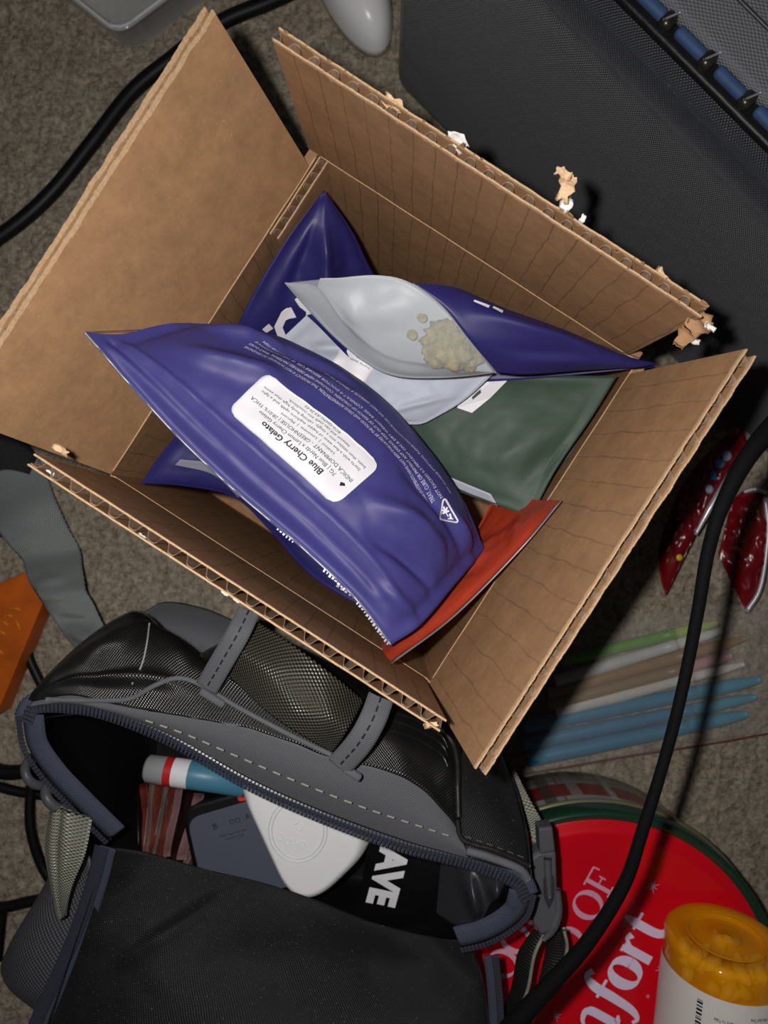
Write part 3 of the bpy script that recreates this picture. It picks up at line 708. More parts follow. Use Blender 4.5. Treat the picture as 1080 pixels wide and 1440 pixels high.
# buds
def bud(u, v, zz, r, label, seed):
    me = bpy.data.meshes.new('dried_bud'); bm = bmesh.new(); bmesh.ops.create_icosphere(bm, subdivisions=4, radius=r)
    for q in bm.verts:
        k = noise.fractal(q.co * 260 + Vector((seed, 0, 0)), 0.6, 2.1, 4); q.co *= 1 + 0.32 * k; q.co.z *= 0.45
    bm.to_mesh(me); bm.free(); o = link('dried_bud', me, m_bud); o.location = P(u, v, zz)
    tag(o, label, 'bud', 'dried buds inside the clear fronted pouch'); me.polygons.foreach_set('use_smooth', [True] * len(me.polygons))
bud(632, 484, .1745, 0.0092, 'large dried bud behind the frosted film of the open pouch', 1); bud(656, 500, .1715, 0.0058, 'smaller dried bud to the right of the large one in the pouch', 2)
bud(593, 447, .1790, 0.0016, 'tiny upper crumb of dried bud in the clear pouch', 3); bud(580, 470, .1750, 0.0019, 'tiny lower crumb of dried bud in the clear pouch', 4)

# ------------------------------------------------------------------ black fabric case, upper right
q0 = P(546, 118, 0); fd = Vector((math.sqrt(.5), -math.sqrt(.5), 0)); bd = Vector((math.sqrt(.5), math.sqrt(.5), 0)); CH = 0.170
case = thing('fabric_case', 'black woven fabric case with grey mesh lid beside the box', 'case', q0 + fd * 0.2 + bd * 0.12)
def rounded_box(name, o, ex, ey, ez, lx, ly, lz, r, m, parent, seg=5):
    me = bpy.data.meshes.new(name); bm = bmesh.new(); bmesh.ops.create_cube(bm, size=1)
    for v in bm.verts: v.co = Vector(((v.co.x + .5) * lx, (v.co.y + .5) * ly, (v.co.z + .5) * lz))
    if r > 0: bmesh.ops.bevel(bm, geom=list(bm.edges), offset=r, segments=seg, profile=0.5, affect='EDGES')
    uvl = bm.loops.layers.uv.new('UVMap')
    for f in bm.faces:
        nn = f.normal
        for lp in f.loops:
            c = lp.vert.co
            lp[uvl].uv = (c.x, c.z + c.y) if abs(nn.y) >= max(abs(nn.x), abs(nn.z)) else ((c.y, c.z + c.x) if abs(nn.x) >= abs(nn.z) else (c.x, c.y))
    M = Matrix(((ex.x, ey.x, ez.x, o.x), (ex.y, ey.y, ez.y, o.y), (ex.z, ey.z, ez.z, o.z), (0, 0, 0, 1)))
    bm.transform(M); bm.normal_update(); bm.to_mesh(me); bm.free()
    me.polygons.foreach_set('use_smooth', [True] * len(me.polygons))
    return link(name, me, m, parent)
rounded_box('case_body', q0, fd, bd, UP, 0.46, 0.26, CH, 0.014, m_case, case)
rounded_box('case_rim', q0 + bd * 0.013 + fd * 0.012 + UP * (CH - 0.002), fd, bd, UP, 0.43, 0.235, 0.005, 0.002, m_lining, case)
rounded_box('mesh_lid', q0 + bd * 0.021 + fd * 0.02 + UP * (CH + 0.001), fd, bd, UP, 0.41, 0.22, 0.007, 0.003, m_casetop, case)
tube('lid_seam', [q0 + bd * 0.040 + fd * x + UP * (CH + 0.008) for x in np.linspace(0.03, 0.42, 8)], 0.0009, m_case, case, n=20, seg=6)
m_bluebead = mat('blue_plastic', srgb(50, 74, 112), 0.7, var=0.1, vscale=200)
m_clip = mat('dark_metal_clip', srgb(60, 58, 52), 0.3, metal=0.6, var=0.3, vscale=300)
for k in range(9):
    fpos = 0.090 + 0.0208 * k
    o = rounded_box('blue_bead', q0 + bd * 0.0165 + fd * fpos + UP * (CH + 0.002), fd, bd, UP, 0.0145, 0.0046, 0.0045, 0.0018, m_bluebead, case, 3)
    rounded_box('metal_clip', q0 + bd * 0.0150 + fd * (fpos + 0.0135) + UP * (CH + 0.001), fd, bd, UP, 0.0055, 0.0075, 0.0060, 0.0022, m_clip, case, 2)
    tube('clip_pin', [q0 + bd * (0.015 + 0.003 * i) + fd * (fpos + 0.0155 + 0.0012 * i) + UP * (CH + 0.0085) for i in range(3)], 0.0005, m_silver, case, n=6, seg=6)

# white glossy plastic tub end at the top
def ellipsoid(name, c, ax, ay, a, b, h, m, parent=None, e=0.8, flat=0.0):
    v = []; f = []; nu, nv = 48, 14; az = UP
    for i in range(nv + 1):
        ph = math.pi / 2 * i / nv; cr = math.cos(ph) ** e; zr = math.sin(ph) ** e
        for j in range(nu):
            q = 2 * math.pi * j / nu; v.append(Vector(c) + ax * a * cr * math.cos(q) + ay * b * cr * math.sin(q) + az * h * zr)
    for i in range(nv):
        for j in range(nu): j2 = (j + 1) % nu; f.append((i * nu + j, i * nu + j2, (i + 1) * nu + j2, (i + 1) * nu + j))
    f.append(tuple(range(nu - 1, -1, -1)))
    return mesh(name, v, f, m, parent)
tc_ = P(492, -20, 0); tax = Vector((0.40, -0.92, 0)).normalized(); tay = UP.cross(tax)
tub = thing('white_plastic_shell', 'glossy white rounded plastic shell on carpet beside black case', 'plastic shell', tc_)
ellipsoid('shell', tc_, tax, tay, 0.047, 0.0195, 0.030, m_whiteplastic, tub, e=0.7)
ellipsoid('inner_ridge', tc_ + UP * 0.020 - tax * 0.006, tax, tay, 0.034, 0.010, 0.0125, m_whiteplastic, tub, e=0.6)

# clear plastic tray corner
m_clearp = mat('clear_plastic', (0.86, 0.87, 0.88, 1), 0.08, spec=0.7, alpha=0.32)
tp = P(166, 50, 0.028); tp.z = 0; ta = Vector((-0.78, 0.62, 0)).normalized(); tb = Vector((0.80, 0.60, 0)).normalized()
tray = thing('clear_plastic_tray', 'clear plastic tray with rounded corner on the carpet', 'tray', tp + (ta + tb) * 0.05)
def tray_ring(ins, zz): 
    pts = round_poly([tp + (ta + tb) * ins, tp + ta * (0.10 - ins) + tb * ins, tp + (ta + tb) * (0.10 - ins), tp + tb * (0.10 - ins) + ta * ins], 0.010, 6); return [(p[0], p[1], zz) for p in pts]
rings = [tray_ring(0.006, 0.0005), tray_ring(0.0045, 0.003), tray_ring(0.002, 0.026), tray_ring(0.0, 0.0265), tray_ring(0.0, 0.028), tray_ring(0.0032, 0.0278), tray_ring(0.0055, 0.0035), tray_ring(0.0075, 0.0018)]
nn_ = len(rings[0]); v = [p for r in rings for p in r]; f = [(i * nn_ + j, i * nn_ + (j + 1) % nn_, (i + 1) * nn_ + (j + 1) % nn_, (i + 1) * nn_ + j) for i in range(len(rings) - 1) for j in range(nn_)]
f += [tuple(range(nn_ - 1, -1, -1)), tuple(range((len(rings) - 1) * nn_, len(rings) * nn_))]
mesh('tray_body', v, f, m_clearp, tray)
rt = tray_ring(0.0014, 0.0285); tube('tray_rim', rt + rt[:1], 0.0009, mat('clear_rim', (0.9, 0.9, 0.92, 1), 0.12, spec=0.9, alpha=0.55), tray, n=120, seg=6)

# ------------------------------------------------------------------ cables on the carpet
def cable(name, pts, r, label, parent=None, m=None, **k):
    o = tube(name, [list(P(*p)) for p in pts], r, m or m_black, parent, seg=12, n=max(40, len(pts) * 10), **k)
    if parent is None: tag(o, label, 'cable')
    return o
cable('power_cable', [(-60, 372, .0045), (20, 318, .0045), (75, 268, .0045), (130, 200, .0045), (185, 130, .0045), (240, 84, .0045), (310, 32, .0045), (380, 2, .0045), (450, -30, .0045)], 0.0045,
      'thick black power cable running under the left flap on carpet')
cable('thin_cable', [(40, 880, .003), (40, 920, .003), (52, 950, .003), (70, 985, .003), (90, 1020, .003)], 0.0028, 'thin black cable emerging from beneath the orange card')
cable('thin_cable', [(-30, 1078, .0035), (10, 1086, .0035), (45, 1084, .0035), (75, 1090, .0035)], 0.0045, 'black cable ending at the grey plastic ring by the backpack')
cable('thin_cable', [(-30, 1098, .0032), (20, 1112, .0032), (60, 1118, .0032), (95, 1122, .0032)], 0.0030, 'black cable running straight below the grey ring')
cable('thin_cable', [(46, 1085, .008), (42, 1130, .008), (44, 1170, .008), (58, 1215, .006), (80, 1250, .005)], 0.0030, 'black cable curving down beside the silvery webbing loop')
cable('thin_cable', [(-20, 1277, .0035), (10, 1275, .0035), (40, 1268, .0035), (80, 1262, .0035)], 0.0033, 'short black cable entering behind the mesh pocket')
cable('thin_cable', [(3, 1280, .009), (0, 1310, .009), (-4, 1350, .009)], 0.0028, 'black cable at the left picture edge beside mesh pocket')

# orange card box at left
m_orange = mat('orange_card', srgb(196, 92, 14), 0.5, var=0.22, vscale=55)
m_orange2 = mat('yellow_orange_print', srgb(214, 128, 20), 0.5)
oz = 0.018
oc_ = [P(-70, 850, oz), P(36, 804, oz), P(61, 846, oz), P(-5, 1006, oz), P(-80, 1040, oz)]
orr = thing('orange_card_box', 'flat orange card box with raised yellow lettering', 'card box', (oc_[0] + oc_[3]) / 2 * Vector((1, 1, 0)) if False else Vector(((oc_[0].x + oc_[3].x) / 2, (oc_[0].y + oc_[3].y) / 2, 0)))
poly_prism('box_shell', [tuple(p)[:2] for p in oc_], 0.001, oz, m_orange, orr, bevel=0.001)
for i, (u, v, uu, vv) in enumerate(((15, 856, 30, 859), (0, 874, 12, 880), (-4, 888, 8, 893), (8, 866, 18, 868), (-6, 915, 5, 920), (22, 872, 28, 886))):
    tube('raised_lettering', [list(P(u, v, oz + .0003)), list(P((u + uu) / 2, (v + vv) / 2 - 2, oz + .0003)), list(P(uu, vv, oz + .0003))], [0.0004, 0.0011, 0.0004], m_orange2, orr, n=8, seg=6)

# ------------------------------------------------------------------ round tin
ZT = 0.070; tinc = P(843, 1400, ZT); tinc.z = 0; TR = 261 / F * (H - ZT)
tin = thing('cookie_tin', 'round red lidded tin with plaid side and white lettering', 'tin', tinc)
m_tinred = mat('tin_red', srgb(226, 8, 32), 0.32, spec=0.5, coat=0.3, var=0.05, vscale=40)
m_tingreen = mat('tin_green', srgb(28, 62, 46), 0.3, spec=0.6, coat=0.3)
m_tingold = mat('tin_edge', srgb(150, 148, 112), 0.35, metal=0.5)
def plaid():
    m = bpy.data.materials.new('tin_plaid'); m.use_nodes = True; nt = m.node_tree; N = nt.nodes; L = nt.links; b = N['Principled BSDF']
    b.inputs['Roughness'].default_value = 0.3
    tc = N.new('ShaderNodeTexCoord'); sx = N.new('ShaderNodeSeparateXYZ'); L.new(tc.outputs['UV'], sx.inputs[0])
    r = N.new('ShaderNodeValToRGB'); r.color_ramp.interpolation = 'CONSTANT'; e = r.color_ramp.elements
    stops = [(0, (150, 148, 144)), (.10, (44, 70, 60)), (.16, (170, 168, 166)), (.30, (200, 200, 204)), (.36, (176, 14, 30)), (.66, (196, 194, 192)), (.78, (150, 150, 148)), (.88, (206, 204, 204)), (.94, (140, 140, 136))]
    e[0].position = 0; e[0].color = srgb(*stops[0][1]); e[1].position = stops[1][0]; e[1].color = srgb(*stops[1][1])
    for p, c in stops[2:]:
        q = e.new(p); q.color = srgb(*c)
    L.new(math_node(nt, 'DIVIDE', sx.outputs[1], 0.062), r.inputs['Fac'])
    r2 = N.new('ShaderNodeValToRGB'); r2.color_ramp.interpolation = 'CONSTANT'; e = r2.color_ramp.elements
    e[0].position = 0; e[0].color = (0, 0, 0, 1); e[1].position = 0.30; e[1].color = srgb(235, 235, 238)
    for p, c in ((.36, (0, 0, 0)), (.60, (196, 196, 198)), (.70, (0, 0, 0)), (.76, (120, 92, 60)), (.78, (0, 0, 0)), (.84, (22, 56, 42)), (.95, (0, 0, 0))):
        q = e.new(p); q.color = srgb(*c)
    fu = math_node(nt, 'FRACT', math_node(nt, 'ADD', math_node(nt, 'MULTIPLY', sx.outputs[0], 9), 0.35))
    L.new(fu, r2.inputs['Fac'])
    sep = N.new('ShaderNodeSeparateColor'); L.new(r2.outputs['Color'], sep.inputs[0])
    k = math_node(nt, 'MULTIPLY', math_node(nt, 'GREATER_THAN', math_node(nt, 'ADD', sep.outputs[0], sep.outputs[1]), 0.001), 0.75)
    mx = N.new('ShaderNodeMixRGB'); L.new(k, mx.inputs[0]); L.new(r.outputs['Color'], mx.inputs[1]); L.new(r2.outputs['Color'], mx.inputs[2])
    L.new(mx.outputs[0], b.inputs['Base Color']); return m
lathe('tin_body', [(0.001, 0.0008), (TR - 0.006, 0.0008), (TR - 0.0035, 0.003), (TR - 0.003, ZT - 0.012)], plaid(), tin, tinc, seg=128)
lathe('lid_rim', [(TR - 0.0022, ZT - 0.013), (TR - 0.0006, ZT - 0.0125), (TR, ZT - 0.010), (TR - 0.0004, ZT - 0.001), (TR - 0.002, ZT + 0.0008), (TR - 0.0034, ZT + 0.0006), (TR - 0.0054, ZT - 0.0012)], m_tingreen, tin, tinc, seg=128)
lathe('lid_edge_roll', [(TR - 0.0010, ZT - 0.0145), (TR + 0.0007, ZT - 0.014), (TR + 0.0007, ZT - 0.0125), (TR - 0.0010, ZT - 0.0120)], m_tingold, tin, tinc, seg=128)
RL = TR - 0.0052
lid = lathe('lid_top', [(RL + 0.0001, ZT - 0.0014), (RL - 0.001, ZT - 0.0008), (RL - 0.0045, ZT - 0.0008), (RL - 0.0055, ZT - 0.0002), (RL - 0.0075, ZT), (RL - 0.009, ZT - 0.0004), (0.0001, ZT - 0.0004)], m_tinred, tin, tinc, seg=128)
# lettering on the lid (strokes with swelling width)
def lid_map(u0, v0, deg, size):
    o = P(u0, v0, ZT + 0.0001); a = math.radians(deg); ex = Vector((math.cos(a), math.sin(a), 0)); ey = Vector((-math.sin(a), math.cos(a), 0))
    return lambda x, y: o + ex * x * size + ey * y * size
def stroke(mb, fm, pts, closed=False, n=None):
    pts = list(pts); n = n or len(pts) * 8
    stroke.k = (getattr(stroke, 'k', 0) + 1) % 9; dz_ = Vector((0, 0, 0.00002 * stroke.k))
    c = catmull(pts if not closed else pts + pts[:1], n); t = np.gradient(c[:, :2], axis=0); t /= np.linalg.norm(t, axis=1, keepdims=True) + 1e-9
    nn = np.stack([-t[:, 1], t[:, 0]], 1); v = []
    for i in range(n + 1):
        w = c[i, 2] / 2; v.append(fm(*(c[i, :2] + nn[i] * w)) + dz_); v.append(fm(*(c[i, :2] - nn[i] * w)) + dz_)
    f = []
    for i in range(n): f.append((2 * i, 2 * i + 1, 2 * i + 3, 2 * i + 2))
    mb.add(v, f)
m_tinw = mat('tin_white_print', srgb(240, 228, 255), 0.4); m_tinp = mat('tin_pink_print', srgb(226, 170, 196), 0.4)
def letter_O(mb, fm, x, w=0.42, h=1.0):
    stroke(mb, fm, [(x + w + w * math.cos(a), h / 2 + h / 2 * math.sin(a), 0.06 + 0.14 * abs(math.cos(a)) ** 1.5) for a in np.linspace(0, 2 * math.pi, 25)], n=60)
def letter_F(mb, fm, x):
    stroke(mb, fm, [(x + .2, 0, .15), (x + .2, 1, .15)]); stroke(mb, fm, [(x + 0, .03, .06), (x + .42, .03, .06)]); stroke(mb, fm, [(x, .97, .06), (x + .70, .97, .06)])
    stroke(mb, fm, [(x + .70, .98, .06), (x + .72, .74, .05)]); stroke(mb, fm, [(x + .2, .52, .05), (x + .52, .52, .05)]); stroke(mb, fm, [(x + .52, .64, .05), (x + .52, .38, .05)])
S1 = 40 / F * (H - ZT)
mb = MB(); fm = lid_map(836, 1297, 61, S1); letter_O(mb, fm, 0); letter_F(mb, fm, 0.98); mb.build('small_lettering', m_tinp, tin)
mb = MB(); fm = lid_map(812, 1343, 61, S1); letter_O(mb, fm, -0.15); mb.build('small_lettering', m_tinp, tin)
mb = MB(); fm = lid_map(735, 1345, 61, S1); letter_O(mb, fm, 0); letter_F(mb, fm, 0.98); letter_O(mb, fm, -0.98); mb.build('small_lettering', m_tinp, tin)
S2 = 46 / F * (H - ZT)
def bigletters():
    fm = lid_map(858, 1454, 61, S2)
    def L_(name, fn): mb = MB(); fn(mb); mb.build('large_lettering', m_tinw, tin)
    def mm(mb):
        for x in (-0.95, -0.3, 0.35): stroke(mb, fm, [(x, 0, .27), (x, .75, .27), (x - .03, .95, .20)])
        for x in (-0.95, -0.3): stroke(mb, fm, [(x + .05, .72, .05), (x + .28, .95, .13), (x + .55, .98, .2), (x + .66, .75, .27)])
        stroke(mb, fm, [(.35, .15, .26), (.42, .0, .2), (.62, .06, .06)])
    def ff(mb):
        stroke(mb, fm, [(.62, -.42, .10), (.80, -.50, .14), (.96, -.2, .24), (1.02, .5, .29), (1.04, 1.1, .29), (1.2, 1.48, .18), (1.44, 1.40, .20)]); stroke(mb, fm, [(.78, .90, .09), (1.40, .90, .09)])
    def oo(mb):
        w, h = .43, 1.02; stroke(mb, fm, [(1.86 + w * .8 * math.cos(a), h / 2 + h * .46 * math.sin(a), .08 + .26 * abs(math.cos(a)) ** 1.3) for a in np.linspace(0, 2 * math.pi, 25)], n=60)
    def rr(mb):
        stroke(mb, fm, [(2.55, 0, .28), (2.55, .95, .28)]); stroke(mb, fm, [(2.58, .6, .05), (2.78, .94, .12), (2.98, .88, .22)]); stroke(mb, fm, [(2.38, .95, .07), (2.6, .95, .07)])
    def tt(mb):
        stroke(mb, fm, [(3.38, 1.35, .12), (3.36, 1.0, .27), (3.36, .35, .28), (3.46, .08, .24), (3.66, .06, .12), (3.80, .2, .05)]); stroke(mb, fm, [(3.14, .93, .09), (3.72, .93, .09)])
    for fn in (mm, ff, oo, rr, tt): L_('', fn)
    mb = MB(); f2 = lid_map(968, 1437, 61, S2); w, h = .43, 1.02
    stroke(mb, f2, [(.2 + w * .8 * math.cos(a), h / 2 + h * .46 * math.sin(a), .08 + .26 * abs(math.cos(a)) ** 1.3) for a in np.linspace(0, 2 * math.pi, 25)], n=60); mb.build('large_lettering', m_tinw, tin)
    mb = MB(); stroke(mb, lid_map(905, 1470, 61, S2), [(0, 0, .27), (0, 1, .27)]); mb.build('large_lettering', m_tinw, tin)
bigletters()
for (u, v, r) in ((917, 1246, 12), (930, 1363, 10), (782, 1428, 10), (911, 1401, 4)):
    mb = MB(); fm = lid_map(u, v, 0, 1 / F * (H - ZT))
    for k in range(8):
        fm = (lambda x, y, k=k, u=u, v=v: lid_map(u, v, 0, 1 / F * (H - ZT))(x, y) + UP * 0.00004 * k); a = k * math.pi / 4 + 0.2; L_ = r * (1 if k % 2 == 0 else .75); mb.add([fm(0.12 * r * math.cos(a + 1.57), 0.12 * r * math.sin(a + 1.57)), fm(L_ * math.cos(a), L_ * math.sin(a)), fm(0.12 * r * math.cos(a - 1.57), 0.12 * r * math.sin(a - 1.57))], [(2, 1, 0)])
    mb.build('snowflake', m_tinp, tin)

# ------------------------------------------------------------------ pill bottle lying on the tin
RB = 0.0270
bc = P(1021, 1316, ZT + RB + 0.002); ax = Vector((0.06, 0.985, 0.10)).normalized()    # axis towards the base end
bl = 0.085
bot = thing('pill_bottle', 'amber translucent pill bottle with white label lying on the tin', 'bottle', bc - ax * bl * 0.5 - UP * RB)
m_amber = bpy.data.materials.new('amber_plastic'); m_amber.use_nodes = True; b = m_amber.node_tree.nodes['Principled BSDF']
b.inputs['Base Color'].default_value = srgb(255, 168, 10); b.inputs['Roughness'].default_value = 0.06; b.inputs['Transmission Weight'].default_value = 0.0
b.inputs['Alpha'].default_value = 0.60; b.inputs['Specular IOR Level'].default_value = 0.6
lathe('bottle_body', [(RB - 0.002, -bl), (RB, -bl + 0.002), (RB, -0.006), (RB + 0.0004, -0.0035), (RB - 0.0002, -0.0012), (RB - 0.002, 0.0), (0.0165, -0.0006), (0.0160, -0.0016), (0.0152, -0.0018), (0.0040, -0.0018), (0.0032, -0.0008), (0.0016, -0.0002), (0.0001, -0.0004)], m_amber, bot, bc, ax, seg=72)
lathe('base_ring', [(0.0166, -0.0007), (0.0170, 0.0002), (0.0174, -0.0004)], m_amber, bot, bc, ax, seg=48)
xd = Vector((1, 0, 0)); xd = (xd - ax * xd.dot(ax)).normalized(); yd = ax.cross(xd)
def cyl(th, zz, r): return bc + (xd * math.cos(th) + yd * math.sin(th)) * r + ax * zz
# label: starts 13 mm from the base
m_lab = mat('bottle_label', srgb(236, 230, 226), 0.4)
g = np.zeros((2 + 4, 61, 3))
for i in range(6):
    for j in range(61): g[i, j] = cyl((math.atan2(UP.dot(yd), UP.dot(xd)) + math.radians(-112 + 224 * j / 60)), -0.0135 - 0.058 * i / 5, RB + 0.0004)
v, f, uv = gmesh_data(g); lab = mesh('label', v, f, m_lab, bot)
top_th = math.atan2(UP.dot(yd), UP.dot(xd))
mb = MB()
def lab_map(x, y, o=0):  # x in metres to the text's right, y metres towards the base is down
    return cyl(top_th + x / RB, -0.0135 - y, RB + 0.0006)
rows = [('the Same Way Each Time.', 0.0060, 0.0125, 0.0035), ('Take With Or Without Food. Be Sure To Take', 0.0090, 0.027, 0.0105), ('your Doctor.', 0.0165, 0.008, 0.0), ('Pregnant, Or Are Breast-Feeding, Talk With', 0.0195, 0.027, 0.0105), ('If You Are Pregnant, Plan To Become', 0.0225, 0.021, 0.0065), ('Ask Your Pharmacist.', 0.031, 0.012, 0.002), ('Call Your Doctor For Advice About This One', 0.034, 0.027, 0.0105)]
for (tx, y, w, dx) in rows:
    vv_, ff_, ww_ = text_mesh(tx, 0.01)
    x_start = 0.013
    mb.add([lab_map(x_start - w * p[0] / ww_, y + 0.0 - 0.0016 * p[1] * -1 if False else y + 0.0016 * p[1]) for p in vv_], ff_)
mb.build('label_print', m_ink, lab)
mb = MB(); y = 0.004
while y < 0.05:
    w = random.choice((0.0004, 0.0007, 0.0011)); 
    mb.add([lab_map(-0.0215, y), lab_map(-0.0190, y), lab_map(-0.0190, y + w), lab_map(-0.0215, y + w)], [(0, 1, 2, 3)]); y += w + random.choice((0.0004, 0.0008))
mb.build('barcode', m_ink, lab)
capm = m_whiteplastic
lathe('bottle_cap', [(RB - 0.004, -bl), (RB + 0.003, -bl - 0.001), (RB + 0.003, -bl - 0.015), (0.001, -bl - 0.016)], capm, bot, bc, ax, seg=48)
m_pill = mat('yellow_pill', srgb(255, 200, 60), 0.45, var=0.08, vscale=200)
pk = 0
for i in range(26):
    a = random.uniform(0, 2 * math.pi); rr = random.uniform(0.35, 1.0) * (RB - 0.0085); zz = -random.uniform(0.0075, 0.022)
    c = bc + (xd * math.cos(a) + yd * math.sin(a)) * rr + ax * zz
    d = Vector((random.uniform(-1, 1), random.uniform(-1, 1), random.uniform(-.5, .5))).normalized()
    o = tube('pill', [c - d * 0.0050, c - d * 0.0042, c, c + d * 0.0042, c + d * 0.0050], [0.0006, 0.0026, 0.0030, 0.0026, 0.0006], m_pill, None, n=12, seg=10)
    tag(o, 'yellow oblong pill inside the amber bottle on the tin', 'pill', 'pills in the amber bottle')

# ------------------------------------------------------------------ candy wrappers
m_wrap = mat('dark_red_wrapper', srgb(116, 14, 25), 0.24, spec=0.7, var=0.12, vscale=90)
m_crimp = mat('silver_crimp', srgb(200, 198, 204), 0.28, metal=0.4)
wr1 = coons([(925, 772, 0.0175), (955, 690, 0.0220), (1000, 632, 0.0247), (1040, 600, 0.0256)], [(936, 838, 0.0175), (968, 772, 0.0247), (1000, 710, 0.0292), (1052, 630, 0.0301)],
            [(925, 772, 0.0175), (928, 810, 0.0175), (936, 838, 0.0175)], [(1040, 600, 0.0256), (1046, 612, 0.0274), (1052, 630, 0.0301)], 40, 18)
def wrapper(g, label, dots, front=0.006):
    s, t = st(g); h = front * prof(s, t, 0.03) + 0.0034 * fbm(g, 110, 3) * (0.4 + prof(s, t, 0.02)); nn = gnormals(g)
    gf = g + nn * h[..., None]; gb = g - nn * (0.006 * prof(s, t, 0.03) + 0.0003)[..., None]
    cen = g.reshape(-1, 3).mean(0); root = thing('candy_wrapper', label, 'wrapper', (cen[0], cen[1], 0.0), 'candy wrappers on the carpet')
    v1, f1, uv = gmesh_data(gf); b = len(v1); M, Nn = g.shape[:2]; idx = np.arange(b).reshape(M, Nn)
    ring = list(idx[0, :]) + list(idx[1:, -1]) + list(idx[-1, -2::-1]) + list(idx[-2:0, 0]); fr = [(ring[i], ring[i - 1], ring[i - 1] + b, ring[i] + b) for i in range(len(ring))]
    mesh('wrapper_body', np.vstack([v1, gb.reshape(-1, 3)]), [tuple(x) for x in f1] + [tuple(x) for x in f1[:, ::-1] + b] + fr, m_wrap, root, uvs=np.vstack([uv, uv]))
    S = Surf(gf)
    for (u, v, r, c) in dots:
        q = S.find(u, v); p = S.at(q[0], q[1], 0.0); ellipsoid('candy_print', p, Vector((1, 0, 0)), Vector((0, 1, 0)), r, r * 1.1, 0.0012, c, root)
    return root, S
m_d1 = mat('blue_candy', srgb(24, 120, 200), 0.3); m_d2 = mat('pale_blue_candy', srgb(110, 150, 215), 0.3); m_d3 = mat('grey_candy', srgb(168, 186, 212), 0.3); m_d4 = mat('yellow_candy', srgb(200, 190, 30), 0.3)
w1, S1_ = wrapper(wr1, 'dark red candy wrapper with blue dots behind the hanging black cable', [(1004, 669, .0030, m_d1), (1012, 653, .0028, m_d2), (1022, 641, .0026, m_d3), (997, 688, .0022, m_d3), (955, 784, .0018, m_d4)])
tube('crimped_edge', [list(P(u, v, zz)) for u, v, zz in ((978, 752, 0.0283), (1000, 712, 0.0310), (1030, 665, 0.0324), (1053, 634, 0.0319))], [0.0010, 0.0020, 0.0022, 0.0014], m_crimp, w1, n=24, seg=6)
wr2 = coons([(1010, 780, 0.0121), (1020, 740, 0.0130), (1030, 705, 0.0148), (1045, 690, 0.0148)], [(1050, 862, 0.0148), (1072, 818, 0.0175), (1082, 750, 0.0193), (1076, 690, 0.0193)],
            [(1010, 780, 0.0121), (1030, 822, 0.0130), (1050, 862, 0.0148)], [(1045, 690, 0.0148), (1060, 686, 0.0166), (1076, 690, 0.0193)], 30, 18)
w2, _ = wrapper(wr2, 'crumpled dark red candy wrapper with silver crimped edge at the picture edge', [])
tube('crimped_edge', [list(P(u, v, zz)) for u, v, zz in ((1050, 860, 0.0161), (1070, 824, 0.0193), (1080, 750, 0.0211), (1076, 700, 0.0211))], [0.0016, 0.0013, 0.0012, 0.0016], m_crimp, w2, n=24, seg=6)
tube('crimped_edge', [list(P(u, v, zz)) for u, v, zz in ((1046, 692, 0.0166), (1062, 688, 0.0188), (1078, 694, 0.0211))], [0.0010, 0.0022, 0.0012], m_crimp, w2, n=14, seg=6)

# ------------------------------------------------------------------ sticks in a clear bag
bagc = P(880, 1000, 0)
m_bagclear = mat('clear_bag_film', (0.75, 0.72, 0.68, 1), 0.18, spec=0.6, alpha=0.16)
g = coons([(700, 1100, .004), (880, 1068, .004), (1100, 1030, .004)], [(690, 930, .004), (860, 872, .004), (1100, 845, .004)], [(700, 1100, .004), (690, 930, .004)], [(1100, 1030, .004), (1100, 845, .004)], 30, 20)
s, t = st(g); gt = g.copy(); gt[..., 2] += 0.0135 * prof(s, t, 0.02, 0.4) + 0.0008 * fbm(g, 60, 4) * prof(s, t, .02)
bag = thing('clear_plastic_bag', 'clear plastic bag holding coloured sticks on the carpet', 'bag', bagc)
v, f, uv = gmesh_data(gt); mesh('bag_film', v, f, m_bagclear, bag)
tube('bag_seam', [list(P(u, v, .006)) for u, v in ((715, 1092), (800, 1078), (880, 1064), (1000, 1046), (1100, 1028))], 0.0006, mat('bag_seam_film', srgb(130, 70, 66), 0.3, alpha=0.7), bag, n=20, seg=6)
sticks = [('pale green stick with yellow green tip, topmost in the clear bag', (90, 150, 44), (165, 190, 100), (790, 930), (1008, 876), .0035, .0034), ('light grey stick beside the green one in the bag', (190, 190, 190), (208, 208, 208), (780, 958), (1015, 887), .0038, .0034),
    ('brown wooden stick next to the light grey one', (140, 108, 66), (150, 112, 62), (770, 975), (1047, 898), .0040, .0036), ('brown stick with pink end', (132, 106, 72), (190, 140, 150), (770, 992), (1028, 922), .0042, .0036),
    ('white stick just above the blue ones', (200, 196, 190), (214, 210, 206), (780, 1000), (1046, 934), .0042, .0030), ('upper blue stick in the clear bag', (22, 118, 156), (60, 148, 178), (735, 1022), (1068, 956), .0046, .0042),
    ('middle blue stick in the clear bag', (20, 116, 154), (64, 150, 180), (735, 1046), (1062, 980), .0044, .0038), ('lowest blue stick in the clear bag', (22, 120, 158), (60, 146, 178), (740, 1068), (1050, 1004), .0048, .0044)]
